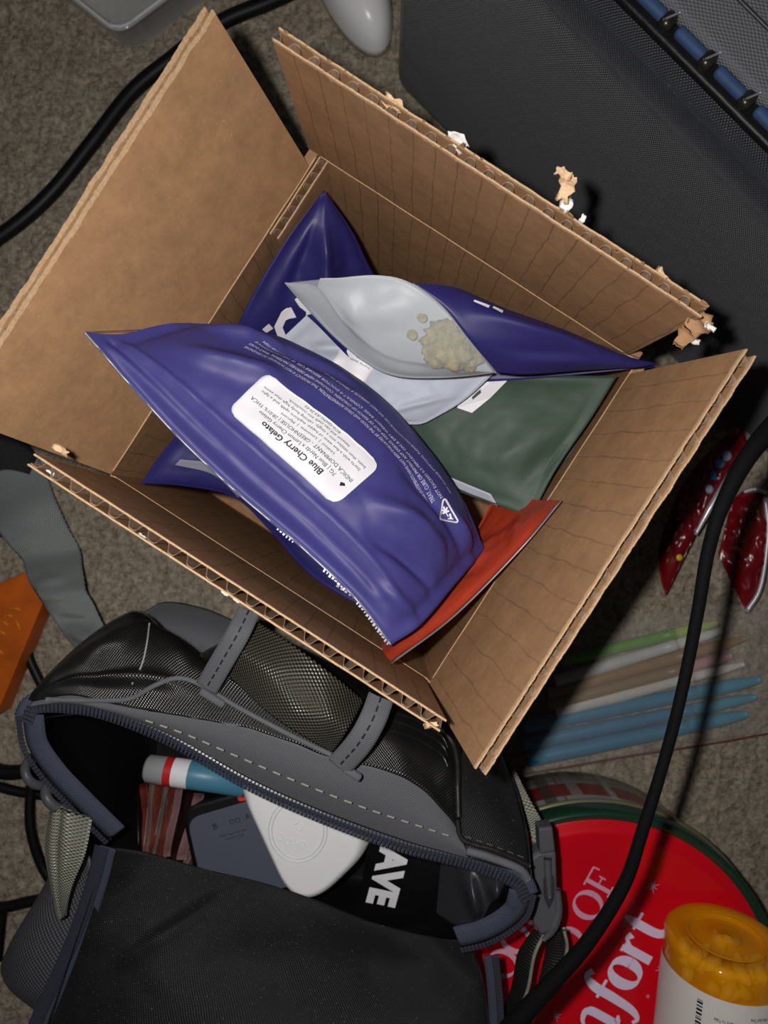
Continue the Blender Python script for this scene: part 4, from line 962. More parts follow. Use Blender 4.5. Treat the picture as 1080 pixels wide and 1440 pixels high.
for i, (lb, c0, c1_, a, b, r0, r1) in enumerate(sticks):
    A = P(a[0], a[1], .0062); B = P(b[0], b[1], .0062); root = thing('coloured_stick', lb, 'stick', (A + B) / 2 * 1.0 - UP * 0.005, 'sticks in the clear bag')
    ma = mat('stick_%d' % i, srgb(*c0), 0.4, var=0.06, vscale=150); mb_ = mat('stick_tip_%d' % i, srgb(*c1_), 0.4)
    M_ = A.lerp(B, 0.72)
    tube('shaft', [A, A.lerp(M_, .5), M_], [r0, r0, r1], ma, root, n=8, seg=10); tube('tip', [M_, M_.lerp(B, .5), B.lerp(M_, .05), B], [r1, r1 * .98, r1 * .9, r1 * .5], mb_, root, n=10, seg=10)

# ------------------------------------------------------------------ backpack
bk = thing('backpack', 'black and grey backpack lying open with its zipper undone', 'backpack', P(370, 1230, 0))
ZZ = .150
zip_top = [(36, 1012, ZZ), (48, 992, ZZ), (90, 990, ZZ), (150, 1000, ZZ), (240, 1036, ZZ), (350, 1098, ZZ), (450, 1143, ZZ), (560, 1184, ZZ), (660, 1210, ZZ), (725, 1236, ZZ), (742, 1262, ZZ)]
def band(name, c, w0, w1, m, parent, n=120, dz=0.0, k=3, thick=0.0008):
    """ribbon along a pixel curve c between picture-space offsets w0..w1 (metres, left normal positive)"""
    cc = catmull(npP(c), n); t = np.gradient(cc, axis=0); t /= np.linalg.norm(t, axis=1, keepdims=True); nn = np.stack([-t[:, 1], t[:, 0], 0 * t[:, 0]], 1); nn /= np.linalg.norm(nn, axis=1, keepdims=True)
    g = np.stack([cc + nn * (w0 + (w1 - w0) * i / k) + np.array([0, 0, dz * math.sin(math.pi * i / k)]) for i in range(k + 1)], 0)
    return sheet(name, g, m, parent, thick)
def teeth(name, c, pitch, w, m, parent, off=0.0, lift=0.0007):
    cc = npP(c); L = np.linalg.norm(np.diff(catmull(cc, 200), axis=0), axis=1).sum(); n = int(L / pitch); q = catmull(cc, n); mb = MB(); t = np.gradient(q, axis=0)
    for i in range(n + 1):
        tt = Vector(t[i]).normalized(); a = Vector((-tt.y, tt.x, 0)).normalized(); up = tt.cross(a)
        up = up if up.z > 0 else -up; c0 = Vector(q[i]) + a * off + up * lift
        v = []
        for (x, hgt) in ((-1, -.4), (-1, .35), (-.6, .95), (.6, .95), (1, .35), (1, -.4)):
            for sgn, sq in ((-1, .8), (1, .8)): v.append(c0 + a * x * w / 2 + up * hgt * 0.0008 + tt * sgn * pitch * 0.36 * (0.75 if hgt > .9 else 1))
        f = [(2 * j, 2 * j + 2, 2 * j + 3, 2 * j + 1) for j in range(5)] + [tuple(range(0, 12, 2))[::-1], tuple(range(1, 12, 2))]
        mb.add(v, f)
    return mb.build(name, m, parent, smooth=False, kind='stuff')
def stitches(c, ln, gap, r, m, parent, name='stitching'):
    cc = npP(c); L = np.linalg.norm(np.diff(catmull(cc, 200), axis=0), axis=1).sum(); n = int(L / (ln + gap)); q = catmull(cc, n * 4); mb = MB()
    for i in range(n):
        a = Vector(q[4 * i]); b = Vector(q[4 * i + 3] * .0 + q[4 * i] + (q[min(4 * i + 4, len(q) - 1)] - q[4 * i]) * ln / (ln + gap)); d = (b - a)
        if d.length < 1e-6: continue
        L_ = d.length; d.normalize(); s_ = d.cross(UP).normalized(); mb.box((a + b) / 2, d, s_, UP, L_ / 2, r, r * .7)
    return mb.build(name, m, parent, kind='stuff')

# grey upper panel above the zipper
g_top = [(48, 986, .153), (100, 978, .155), (150, 988, .157), (200, 998, .160), (300, 1014, .164), (360, 1026, .166), (460, 1062, .166), (540, 1082, .164), (590, 1105, .160), (625, 1140, .156), (650, 1175, .152)]
g_bot = [(48, 993, .1515), (90, 990, .1515), (150, 1000, .1515), (240, 1034, .152), (350, 1095, .152), (450, 1140, .152), (560, 1180, .152), (620, 1197, .152), (660, 1208, .152)]
g = coons(g_bot, g_top, [g_bot[0], g_top[0]], [g_bot[-1], g_top[-1]], 90, 18); s, t = st(g); g[..., 2] += 0.003 * np.sin(np.pi * t)
sheet('grey_panel', g, m_greyfab, bk, 0.0012)
stitches([(205, 1013, .1645), (260, 1032, .1655), (330, 1062, .1665), (420, 1100, .1665), (510, 1135, .1660), (585, 1160, .1635), (640, 1178, .1595)], 0.0030, 0.0028, 0.00028, m_thread, bk)
# zipper along the opening
band('zipper_tape', zip_top, -0.0022, 0.0050, m_tape, bk, n=160)
teeth('zipper_teeth', [(u, v, zz + .0004) for u, v, zz in zip_top], 0.00165, 0.0050, m_teeth, bk, off=-0.0010)
zl = [(34, 1006, ZZ), (42, 1050, .146), (70, 1092, .142), (108, 1132, .138), (155, 1178, .132)]
band('zipper_tape', zl, -0.0008, 0.0078, m_tape, bk, n=60, dz=0.001)
teeth('zipper_teeth', [(u - 3, v + 2, zz + .0003) for u, v, zz in zl], 0.00165, 0.0022, m_teeth, bk, off=-0.0012)
zr = [(745, 1256, ZZ), (736, 1284, .147), (712, 1306, .144), (680, 1322, .141), (648, 1330, .138)]
band('zipper_tape', zr, -0.0085, 0.0006, m_tape, bk, n=60, dz=0.001)
teeth('zipper_teeth', [(u + 2, v + 2, zz + .0003) for u, v, zz in zr], 0.00165, 0.0022, m_teeth, bk, off=0.0008)
zl2 = [(150, 1192, .132), (138, 1240, .128), (118, 1300, .124), (92, 1362, .120), (60, 1432, .118), (40, 1490, .116)]
band('zipper_tape', zl2, -0.0030, 0.0040, m_tape, bk, n=60)
teeth('zipper_teeth', [(u - 4, v, zz + .0006) for u, v, zz in zl2], 0.0018, 0.0060, m_teeth, bk, off=-0.0008)
zr2 = [(690, 1345, .130), (694, 1380, .128), (697, 1420, .126), (700, 1480, .124)]
band('zipper_tape', zr2, -0.0030, 0.0035, m_tape, bk, n=40); teeth('zipper_teeth', [(u + 6, v, zz + .0004) for u, v, zz in zr2], 0.0018, 0.0030, m_teeth, bk, off=0.0)
# shiny black top panel
bt_top = [(40, 984, .150), (75, 945, .145), (120, 903, .138), (165, 872, .130), (198, 862, .126), (235, 895, .128), (270, 925, .130), (320, 905, .124), (400, 905, .120), (500, 950, .118), (600, 985, .118), (648, 1000, .118)]
g = coons([(x, y + 2, zz + .0005) for x, y, zz in g_top[:-1]] + [(648, 1170, .1525)], bt_top, [g_top[0], (44, 985, .152), bt_top[0]], [(648, 1170, .1525), (650, 1090, .140), bt_top[-1]], 100, 40); s, t = st(g)
h = 0.010 * np.sin(np.pi * np.clip(t, 0, 1)) * np.sin(np.pi * s) ** .5 + ridge(s, t, 0.05, 0.25, 0.40, 0.22, 0.05, 0.004) + ridge(s, t, 0.30, 0.25, 0.33, 0.9, 0.05, 0.004) + ridge(s, t, 0.15, 0.3, 0.22, 0.9, 0.07, 0.003) + 0.0012 * fbm(g, 40, 11)
gt = g + gnormals(g) * h[..., None]; sheet('top_panel', gt, m_ripstop, bk, 0.001); STP = Surf(gt)
def on(S, pts, off): return [S.at(*S.find(u, v), off) for u, v in pts]
tube('piping', on(STP, [(70, 984), (140, 984), (185, 982), (220, 962), (250, 956), (285, 966), (330, 992), (400, 1030), (465, 1062)], .0012), 0.0010, m_greyfab, bk, n=60, seg=8)
tube('crease_line', on(STP, [(210, 878), (207, 905), (200, 935), (186, 962)], .0004), 0.0004, m_thread, bk, n=20, seg=6)  # pale line laid along a crease of the top panel
tube('edge_binding', on(STP, [(598, 1010), (630, 1040), (640, 1070), (641, 1110), (642, 1150)], .0010), 0.0011, m_strap, bk, n=40, seg=8)
for dy in (0, 12, 26):
    tube('seam', on(STP, [(545, 1000 + dy), (580, 1012 + dy), (618, 1034 + dy), (630, 1056 + dy)], .0005), 0.0005, m_ripstop, bk, n=24, seg=6)
# grey shoulder pad behind
g = coons([(185, 880, .070), (240, 910, .078), (300, 935, .082), (380, 950, .082)], [(205, 858, .062), (235, 846, .062), (290, 856, .066), (345, 880, .068)], [(185, 880, .070), (190, 866, .066), (205, 858, .062)], [(380, 950, .082), (365, 910, .076), (345, 880, .068)], 30, 16)
s, t = st(g); g[..., 2] += 0.010 * np.sin(np.pi * t) * np.sin(np.pi * s); sheet('shoulder_pad', g, m_greyfab, bk, 0.006)
# carry handle: shiny webbing held by two grey tabs
g = coons([(322, 952, .158), (380, 1005, .176), (430, 1038, .178), (468, 1058, .170)], [(352, 868, .150), (410, 905, .172), (470, 950, .176), (512, 985, .164)], [(322, 952, .158), (338, 910, .160), (352, 868, .150)], [(468, 1058, .170), (490, 1022, .173), (512, 985, .164)], 50, 30)
s, t = st(g); g[..., 2] += 0.004 * np.sin(np.pi * t); hd = sheet('carry_handle', g, m_handle, bk, 0.0016)
def tab(c, w, name='handle_tab'):
    o = band(name, c, -w / 2, w / 2, m_greyfab, bk, n=40, dz=0.0012, k=8, thick=0.0018); stitches([(u, v, zz + .0016) for u, v, zz in c], 0.0022, 0.0014, 0.0003, m_darkthread, o); return o
tab([(350, 858, .168), (335, 890, .174), (315, 925, .172), (290, 968, .166)], 0.0088)
tab([(536, 980, .176), (524, 1012, .181), (505, 1045, .180), (476, 1078, .174)], 0.0098)
rounded_box('tab_end', P(480, 1082, .172), Vector((.8, -.5, 0)).normalized(), Vector((.5, .8, 0)).normalized(), UP, 0.0078, 0.003, 0.003, 0.001, m_greyfab, bk, 2)
rounded_box('tab_end', P(280, 974, .163), Vector((.8, -.5, 0)).normalized(), Vector((.5, .8, 0)).normalized(), UP, 0.0110, 0.003, 0.003, 0.001, m_greyfab, bk, 2)
# right side panel
g = coons([(644, 1160, .152), (652, 1196, .152), (690, 1210, .151), (745, 1228, .150)], [(655, 1005, .120), (680, 1020, .116), (700, 1045, .112), (706, 1060, .108)], [(644, 1160, .152), (648, 1080, .140), (655, 1005, .120)], [(745, 1228, .150), (738, 1165, .138), (724, 1110, .122), (706, 1060, .108)], 24, 40)
s, t = st(g); g[..., 2] += 0.003 * np.sin(np.pi * s); sheet('side_panel', g, m_canvas, bk, 0.0012)
tube('edge_binding', [list(P(u, v, zz)) for u, v, zz in ((643, 1150, .1545), (648, 1178, .1545), (668, 1188, .1545), (700, 1197, .154), (745, 1218, .1525))], 0.0010, m_strap, bk, n=40, seg=8)
stitches([(654, 1176, .1545), (690, 1188, .1545), (742, 1208, .153)], 0.0024, 0.0016, 0.00022, m_greyplastic, bk)
tube('welt', [list(P(u, v, zz)) for u, v, zz in ((655, 1196, .153), (690, 1206, .153), (730, 1222, .152), (742, 1236, .151))], 0.0016, m_greyfab, bk, n=30, seg=8)
# outer shell under the top panel, down to the carpet
def skirt(name, top, bot, m, n=60, k=8, parent=bk):
    A = catmull(np.array([list(x) for x in top]), n); B = catmull(np.array([list(x) for x in bot]), n)
    g = np.stack([A * (1 - i / k) + B * (i / k) for i in range(k + 1)], 0); v, f, uv = gmesh_data(g); v = v.reshape(g.shape); return sheet(name, g, m, parent, 0.001)
skirt('outer_shell', [P(u, v, zz - .001) for u, v, zz in bt_top], [Vector((-.19, -.108, .012)), Vector((-.16, -.092, .010)), Vector((-.12, -.085, .008)), Vector((-.07, -.095, .008)), Vector((-.02, -.125, .008)), Vector((.02, -.150, .008))], m_canvas)
skirt('outer_shell', [P(706, 1060, .108), P(724, 1110, .122), P(738, 1165, .138), P(746, 1240, .149)], [Vector((.018, -.128, .008)), Vector((.022, -.135, .010)), Vector((.026, -.142, .03)), Vector((.030, -.150, .078))], m_canvas, 30)
skirt('outer_shell', [P(36, 1012, .149), P(44, 1052, .145), P(70, 1096, .141), P(108, 1136, .137), P(155, 1182, .131)], [Vector((-.19, -.108, .012)), Vector((-.185, -.125, .01)), Vector((-.18, -.145, .01)), Vector((-.17, -.165, .01)), Vector((-.16, -.185, .012))], m_canvas, 30)
# front panel, black canvas, soft dome
fp_top = [(152, 1192, .130), (210, 1200, .118), (285, 1222, .114), (350, 1236, .112), (425, 1258, .110), (520, 1296, .108), (600, 1316, .116), (656, 1326, .134)]
fp_bot = [(45, 1500, .128), (200, 1530, .150), (380, 1545, .156), (560, 1530, .150), (690, 1500, .130)]
g = coons(fp_bot, fp_top, [(45, 1500, .128), (95, 1380, .124), (130, 1280, .126), (152, 1192, .130)], [(690, 1500, .130), (684, 1430, .130), (674, 1370, .132), (656, 1326, .134)], 90, 60); s, t = st(g)
h = 0.020 * np.sin(np.pi * s) ** .8 * np.sin(np.pi * np.clip(t, 0, 1)) ** .9 * (1 - t) ** .7 + ridge(s, t, 0.12, 0.45, 0.36, 0.98, 0.030, 0.0035) + ridge(s, t, 0.32, 0.5, 0.9, 0.85, 0.15, 0.003) + 0.0014 * fbm(g, 25, 6)
sheet('front_panel', g + gnormals(g) * h[..., None], m_canvas, bk, 0.0012)
skirt('outer_shell', [P(656, 1330, .133), P(674, 1370, .131), P(684, 1430, .129), P(690, 1500, .129)], [Vector((.034, -.168, .082)), Vector((.036, -.19, .080)), Vector((.036, -.215, .080)), Vector((.036, -.25, .080))], m_canvas, 30)
# inside: lining walls and floor of the compartment
ring_t = [(60, 1010, .146), (150, 1006, .146), (240, 1042, .146), (350, 1104, .146), (450, 1150, .146), (560, 1190, .146), (660, 1216, .146), (728, 1245, .146), (706, 1284, .142), (636, 1334, .118), (520, 1326, .096), (425, 1290, .096), (285, 1255, .098), (140, 1215, .110), (100, 1120, .136), (50, 1050, .142), (60, 1010, .146)]
T_ = npP(ring_t); cc_ = T_[:-1].mean(0); Bt = T_.copy(); Bt[:, :2] = cc_[:2] + (T_[:, :2] - cc_[:2]) * 0.90; Bt[:, 2] = 0.045
Am = catmull(T_, 120); Bm = catmull(Bt, 120); Mm = (Am + Bm) / 2; Mm[:, :2] = cc_[:2] + (Mm[:, :2] - cc_[:2]) * 0.99; Mm[:, 2] += 0.004 * np.sin(np.arange(121) * .9)
g = np.stack([Am, Am * .5 + Mm * .5, Mm, Bm * .5 + Mm * .5, Bm], 0); sheet('lining_wall', g, m_lining, bk, 0.0008)
v = [tuple(x) for x in Bm[:-1]]; mesh('lining_floor', v, [tuple(range(len(v)))], m_lining, bk)
# crumpled lining showing at the right
g = coons([(615, 1300, .118), (650, 1318, .128), (690, 1310, .136), (728, 1268, .142)], [(622, 1222, .120), (660, 1228, .130), (700, 1236, .138), (736, 1252, .143)], [(615, 1300, .118), (622, 1222, .120)], [(728, 1268, .142), (736, 1252, .143)], 30, 16)
s, t = st(g); g[..., 2] += ridge(s, t, 0.35, 1, 0.5, 0.1, 0.08, 0.008) + ridge(s, t, 0.7, 0.9, 0.72, 0.3, 0.07, 0.006) - 0.008; sheet('lining_fold', g, mat('lining_film', srgb(44, 44, 48), 0.38, spec=0.5), bk, 0.0006)
# mesh side pocket, silvery webbing loop, strap adjusters
g = coons([(66, 1430, .104), (84, 1375, .108), (112, 1300, .112), (128, 1240, .114), (120, 1190, .110)], [(40, 1412, .060), (2, 1372, .056), (12, 1330, .058), (50, 1270, .064), (92, 1180, .074)], [(66, 1430, .104), (52, 1424, .085), (40, 1412, .060)], [(120, 1190, .110), (108, 1180, .095), (92, 1180, .074)], 50, 26)
s, t = st(g); g += gnormals(g) * (0.010 * np.sin(np.pi * t) * np.sin(np.pi * s))[..., None]; sheet('mesh_pocket', g, m_mesh, bk, 0.001)
skirt('pocket_side', [P(40, 1412, .060), P(2, 1372, .056), P(12, 1330, .058), P(50, 1270, .064), P(92, 1180, .074)], [P(70, 1400, .004), P(40, 1370, .004), P(50, 1330, .004), P(80, 1280, .004), P(110, 1190, .004)], m_mesh, 30)
g = coons([(82, 1293, .128), (70, 1240, .130), (62, 1190, .132), (68, 1142, .134)], [(90, 1290, .130), (102, 1245, .137), (120, 1200, .140), (130, 1150, .139)], [(82, 1293, .128), (90, 1290, .130)], [(68, 1142, .134), (98, 1134, .142), (130, 1150, .139)], 40, 18)
s, t = st(g); g[..., 2] += 0.005 * np.sin(np.pi * t) * s - ridge(s, t, 0.1, 0.38, 1, 0.42, 0.10, 0.004, False); sheet('webbing_loop', g, m_silverweb, bk, 0.0014)
def ringp(name, u, v, zz, r, rr, m, sy=1.0, rot=0): 
    c = P(u, v, zz); pts = [c + Vector((r * math.cos(a + rot), r * sy * math.sin(a + rot), 0.002 * math.cos(a))) for a in np.linspace(0, 2 * math.pi, 17)]; return tube(name, pts, rr, m, bk, n=48, seg=10, caps=False)
ringp('strap_ring', 55, 1084, .100, 0.0076, 0.0022, m_greyplastic, 0.9)
ringp('strap_ring', 92, 1116, .108, 0.0100, 0.0024, m_greyplastic, 0.75)
rounded_box('strap_adjuster', P(72, 1106, .100), Vector((.8, -.6, 0)), Vector((.6, .8, 0)), UP, 0.016, 0.014, 0.006, 0.0025, m_greyplastic, bk, 3)
# right strap: pale webbing into the grey buckle, black loop below it
g = coons([(715, 1085, .100), (728, 1120, .106), (742, 1160, .112), (752, 1200, .116)], [(724, 1082, .100), (742, 1118, .106), (762, 1155, .112), (776, 1195, .116)], [(715, 1085, .100), (724, 1082, .100)], [(752, 1200, .116), (776, 1195, .116)], 30, 8)
s, t = st(g); g[..., 2] += 0.002 * np.sin(s * 14); sheet('side_strap', g, m_silverweb, bk, 0.0014)
skirt('strap_tail', [P(715, 1085, .099), P(720, 1083, .099), P(724, 1082, .099)], [P(716, 1095, .088), P(721, 1093, .088), P(725, 1092, .088)], m_silverweb, 8, 4)
def outline_px(pts, zz): return [tuple(P(u, v, zz))[:2] for u, v in pts]
bz = .124
poly_prism('buckle_socket', round_poly(outline_px([(746, 1205), (760, 1196), (782, 1196), (784, 1240), (785, 1290), (776, 1312), (762, 1318), (750, 1302), (746, 1260)], bz), 0.0016, 3), bz - 0.009, bz, m_greyplastic, bk, bevel=0.002, smooth=False)
poly_prism('buckle_plug', round_poly(outline_px([(758, 1166), (778, 1164), (782, 1200), (760, 1204)], bz + .002), 0.0010, 3), bz - 0.007, bz + .001, m_greyplastic, bk, bevel=0.0012)
poly_prism('buckle_slot', round_poly(outline_px([(765, 1234), (779, 1232), (780, 1262), (772, 1280), (765, 1262)], bz + .001), 0.0010, 3), bz - 0.001, bz + .0010, mat('dark_slot', srgb(46, 46, 50), 0.6), bk, bevel=0.0004)
tube('buckle_prong', [list(P(u, v, bz + .0008)) for u, v in ((770, 1206), (771, 1232), (773, 1262))], [0.0018, 0.0016, 0.0008], m_greyplastic, bk, n=14, seg=8)
tube('buckle_hook', [list(P(u, v, bz - .001)) for u, v in ((784, 1250), (785, 1282), (776, 1308), (764, 1322))], [0.0012, 0.0018, 0.0022, 0.0010], m_greyplastic, bk, n=20, seg=8)
def strapband(name, a, b, m): 
    g = coons(a, b, [a[0], b[0]], [a[-1], b[-1]], 50, 10); s, t = st(g); g[..., 2] += 0.0016 * np.sin(np.pi * t); return sheet(name, g, m, bk, 0.0014)
strapband('buckle_strap', [(748, 1308, .116), (728, 1340, .112), (718, 1390, .106), (700, 1430, .098), (670, 1490, .095)], [(772, 1300, .118), (752, 1340, .116), (742, 1390, .112), (726, 1425, .106), (700, 1480, .102)], m_strap)
strapband('buckle_strap', [(770, 1318, .110), (764, 1350, .106), (752, 1395, .102), (735, 1428, .098), (710, 1490, .096)], [(792, 1304, .112), (797, 1335, .108), (782, 1380, .105), (756, 1418, .101), (726, 1490, .098)], m_strap)
for c in ([(771, 1303, .1195), (752, 1342, .1178), (742, 1392, .1138), (726, 1427, .1078), (700, 1482, .1038)], [(793, 1306, .1138), (797, 1337, .1098), (782, 1382, .1068), (756, 1420, .1028), (726, 1492, .0998)]):
    tube('selvedge', [list(P(*p)) for p in c], 0.0008, m_silverweb, bk, n=60, seg=6)
# grey shoulder strap trailing over the carpet on the left
g = coons([(-40, 660, .006), (-10, 725, .016), (30, 800, .030), (62, 852, .038), (100, 905, .042), (130, 925, .046)], [(20, 600, .008), (62, 660, .010), (95, 740, .020), (125, 830, .036), (150, 885, .042), (185, 915, .048)], [(-40, 660, .006), (20, 600, .008)], [(130, 925, .046), (185, 915, .048)], 70, 20)
s, t = st(g); g[..., 2] += 0.003 * np.sin(np.pi * t) + ridge(s, t, 0.48, 0.0, 0.55, 1.0, 0.06, -0.006, False) + ridge(s, t, 0.66, 0.1, 0.72, 1.0, 0.04, 0.004, False) + ridge(s, t, 0.30, 0.0, 0.32, 1.0, 0.08, 0.003, False) + ridge(s, t, 0.60, 0.0, 0.64, 0.8, 0.02, 0.003) + ridge(s, t, 0.78, 0.0, 0.84, 0.9, 0.025, -0.004) + ridge(s, t, 0.86, 0.1, 0.92, 1.0, 0.03, 0.004)
g[..., 2] = np.maximum(g[..., 2], 0.003); sheet('shoulder_strap', g, m_webbing, bk, 0.0016)
# near-black sheet beside it, under the left flap
g = coons([(-60, 760, .006), (-20, 750, .006), (22, 765, .006)], [(-60, 560, .010), (0, 580, .012), (50, 640, .012)], [(-60, 760, .006), (-60, 560, .010)], [(22, 765, .006), (50, 640, .012)], 20, 20)
s, t = st(g); g[..., 2] += 0.003 * np.sin(np.pi * t); sheet('dark_sheet', g, m_canvas, bk, 0.003)

# ------------------------------------------------------------------ things inside the backpack
# white rounded triangular device
zp = .108
pts = round_poly([tuple(P(u, v, zp))[:2] for u, v in ((308, 1070), (556, 1176), (418, 1310))], 0.027, 14)
pk_ = thing('white_charger', 'white rounded triangular charger with embossed ring in the backpack', 'charger', (P(430, 1190, zp).x, P(430, 1190, zp).y, 0.085))
c0 = np.array(pts).mean(0); v = []; f = []; n_ = len(pts); nr = 12
for i in range(nr + 1):
    a = math.pi / 2 * i / nr; k = 1 - 0.24 * (1 - math.cos(a)) ** 1.0; zz = 0.0885 + (zp - 0.0885) * math.sin(a)
    if i == 0: v += [(c0[0] + (p[0] - c0[0]) * 0.97, c0[1] + (p[1] - c0[1]) * 0.97, 0.086) for p in pts]
    v += [(c0[0] + (p[0] - c0[0]) * k, c0[1] + (p[1] - c0[1]) * k, zz) for p in pts]
for i in range(nr + 1):
    for j in range(n_): j2 = (j + 1) % n_; f.append((i * n_ + j, i * n_ + j2, (i + 1) * n_ + j2, (i + 1) * n_ + j))
f += [tuple(range(n_ - 1, -1, -1)), tuple(range((nr + 1) * n_, (nr + 2) * n_))]
mesh('charger_shell', v, f, m_whiteplastic, pk_)
m_emb = mat('embossed_grey', srgb(228, 228, 233), 0.35)
pc = P(419, 1168, zp)
for r in (0.0146, 0.0130): tube('embossed_ring', [pc + Vector((r * .92 * math.cos(a), r * math.sin(a), 0)) for a in np.linspace(0, 2 * math.pi, 33)], 0.00035, m_emb, pk_, n=64, seg=6, caps=False)
mb = MB()
for (tx, du, dv, deg) in (('DC', -14, 6, 150), ('UL', 4, 14, 200), ('CE', 8, -12, 120)):
    v_, f_, w_ = text_mesh(tx); a = math.radians(deg); o_ = P(416 + du, 1170 + dv, zp) + UP * .0003
    mb.add([o_ + Vector((math.cos(a), math.sin(a), 0)) * (p[0] - w_ / 2) * .0034 + Vector((-math.sin(a), math.cos(a), 0)) * p[1] * .0034 for p in v_], f_)
mb.build('embossed_marks', m_emb, pk_)
# grey adapter with black rim
zg = .094
adp = thing('power_adapter', 'slate grey power adapter with black rim and red button', 'adapter', (P(350, 1180, zg).x, P(350, 1180, zg).y, .068))
def slab(pts, z0, z1, r, m, name, bev): return poly_prism(name, round_poly([tuple(P(u, v, z1))[:2] for u, v in pts], r, 6), z0, z1, m, adp, bevel=bev, smooth=False)
slab([(252, 1136), (398, 1094), (452, 1240), (282, 1280)], .076, zg - .0005, 0.008, m_black, 'adapter_body', 0.003)
slab([(262, 1152), (398, 1112), (448, 1238), (290, 1274)], zg - .002, zg, 0.007, mat('slate_grey_plastic', srgb(82, 88, 102), 0.5), 'adapter_face', 0.0006)
slab([(332, 1114), (358, 1108), (360, 1124), (334, 1129)], zg - .002, zg + .003, 0.002, mat('red_button_plastic', srgb(226, 60, 44), 0.4), 'red_button', 0.001)
mb = MB(); o_ = P(300, 1164, zg + .0002)
for (tx, dx, dy, hh) in (('B', .000, -.001, .0030), ('OO', .008, -.0005, .0024), ('R', .0165, .0, .0026), ('Model  Input 100-240V', .002, -.0052, .0010), ('Output 5V 2.4A', .004, -.0072, .0010)):
    v_, f_, w_ = text_mesh(tx); a = math.radians(14); mb.add([o_ + Vector((math.cos(a), math.sin(a), 0)) * (dx + p[0] * hh) + Vector((-math.sin(a), math.cos(a), 0)) * (dy + p[1] * hh) for p in v_], f_)
mb.build('adapter_print', m_ink, adp)
# small tube lying on top
ta_ = P(205, 1080, .098); tb_ = P(345, 1100, .100); tx = (tb_ - ta_).normalized(); TL = (tb_ - ta_).length
tb0 = thing('balm_tube', 'small teal tube with grey cap and red band in the backpack', 'tube', ta_.lerp(tb_, .5) - UP * .008)
R0 = 0.0066
lathe('cap', [(0.0001, 0), (R0 * .8, .0002), (R0 * .98, .0016), (R0, .010)], mat('tube_grey', srgb(150, 152, 154), 0.35), tb0, ta_, tx, 32)
lathe('red_band', [(R0 * 1.02, .010), (R0 * 1.02, .0138)], mat('tube_red', srgb(186, 40, 44), 0.4), tb0, ta_, tx, 32)
lathe('white_band', [(R0 * 1.02, .0138), (R0 * 1.02, .0215)], m_sticker, tb0, ta_, tx, 32)
lathe('tube_body', [(R0 * 1.02, .0215), (R0 * 1.02, TL), (0.0001, TL + .001)], mat('tube_teal', srgb(74, 132, 158), 0.4), tb0, ta_, tx, 32)
# striped sachets
m_sa = [mat('sachet_red', srgb(104, 44, 34), 0.4, var=0.3, vscale=160), mat('sachet_pink', srgb(128, 98, 96), 0.4, var=0.1), mat('sachet_grey', srgb(108, 104, 100), 0.35, var=0.15, vscale=150), mat('sachet_dark', srgb(34, 15, 13), 0.4, var=0.3, vscale=160)]
def sachet(a, b, w, zz, label, mats, lean):
    A = P(a[0], a[1], zz); B = P(b[0], b[1], zz - .006); d = (B - A); root = thing('striped_sachet', label, 'sachet', (B.x, B.y, zz - .03), 'striped sachets in the backpack'); k = len(mats)
    sd = d.cross(UP).normalized(); n = 10
    for i, mm_ in enumerate(mats):
        g = np.zeros((n + 1, 5, 3))
        for r in range(n + 1):
            for c in range(5):
                x = (i + c / 4) / k; q = A + d * (r / n) - sd * w * (x - .5) + UP * (0.003 * math.sin(math.pi * x) + 0.0012 * math.sin(r * .8 + i)); g[r, c] = q
        sheet('stripe', g, m_sa[mm_], root, 0.0008)
sachet((200, 1100), (204, 1200), 0.006, .088, 'leftmost dark striped sachet below the tube', (3, 0), 0)
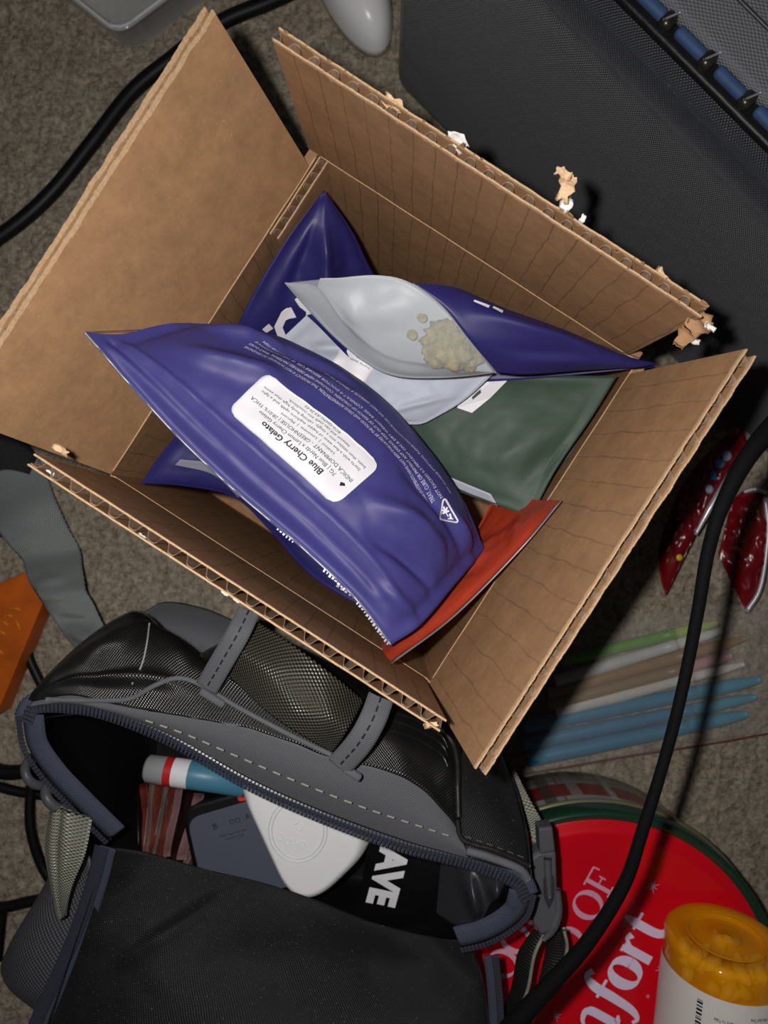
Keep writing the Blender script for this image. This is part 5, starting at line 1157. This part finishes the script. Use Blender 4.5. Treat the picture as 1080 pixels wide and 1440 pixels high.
sachet((222, 1096), (212, 1204), 0.0075, .092, 'pink and red striped sachet under the tube cap', (1, 0), 0)
sachet((246, 1100), (226, 1202), 0.0090, .094, 'grey and red striped sachet in the middle of the bundle', (2, 0, 1), 0)
sachet((276, 1112), (250, 1204), 0.0090, .090, 'brown sachet with pink edge beside the adapter', (3, 1), 0)
sachet((290, 1170), (262, 1222), 0.0060, .086, 'small pink striped sachet corner below the adapter', (1, 0), 0)
# black package with bold white lettering
g = coons([(500, 1300, .084), (600, 1330, .090), (690, 1330, .092)], [(520, 1165, .088), (610, 1180, .096), (700, 1215, .096)], [(500, 1300, .084), (520, 1165, .088)], [(690, 1330, .092), (700, 1215, .096)], 30, 20)
s, t = st(g); g[..., 2] += 0.004 * np.sin(np.pi * s) * np.sin(np.pi * t); cen = g.reshape(-1, 3).mean(0)
bkp = thing('black_package', 'black glossy package printed AVE in bold white letters', 'package', (cen[0], cen[1], .07))
sheet('package_body', g, mat('black_gloss_film', srgb(14, 14, 17), 0.3, spec=0.5), bkp, 0.012); S = Surf(g)
fm = quad_map(S, (577, 1190), (555, 1276), (538, 1185), (516, 1268), 0.0006)
mb = MB(); put_text(mb, fm, 'AVE', 0.02, 1.0, 0.96, 0.92, bold=0.055, shear=0.0); mb.build('lettering', m_white, bkp)

# ------------------------------------------------------------------ black cord passing in the air over tin and bag
cord_pts = [(1470, 230, .183), (1400, 300, .184), (1330, 370, .188), (1240, 460, .196), (1135, 555, .205), (1062, 628, .212), (1018, 705, .214), (996, 775, .213), (983, 850, .212), (968, 930, .210), (950, 1010, .208), (928, 1090, .206), (903, 1170, .204), (877, 1245, .200), (824, 1328, .194), (755, 1405, .188), (690, 1480, .180), (640, 1560, .165)]
cd = tube('black_cable', [list(P(*p)) for p in cord_pts], [0.0046, 0.0046, 0.0046, 0.0046, 0.0046, 0.0042, 0.0030, 0.0022, 0.0020, 0.0019, 0.0019, 0.0021, 0.0024, 0.0029, 0.0036, 0.0040, 0.0040], m_blackmatte, None, seg=14, n=140)
tag(cd, 'thick black cable hanging from the case over the red tin', 'cable')
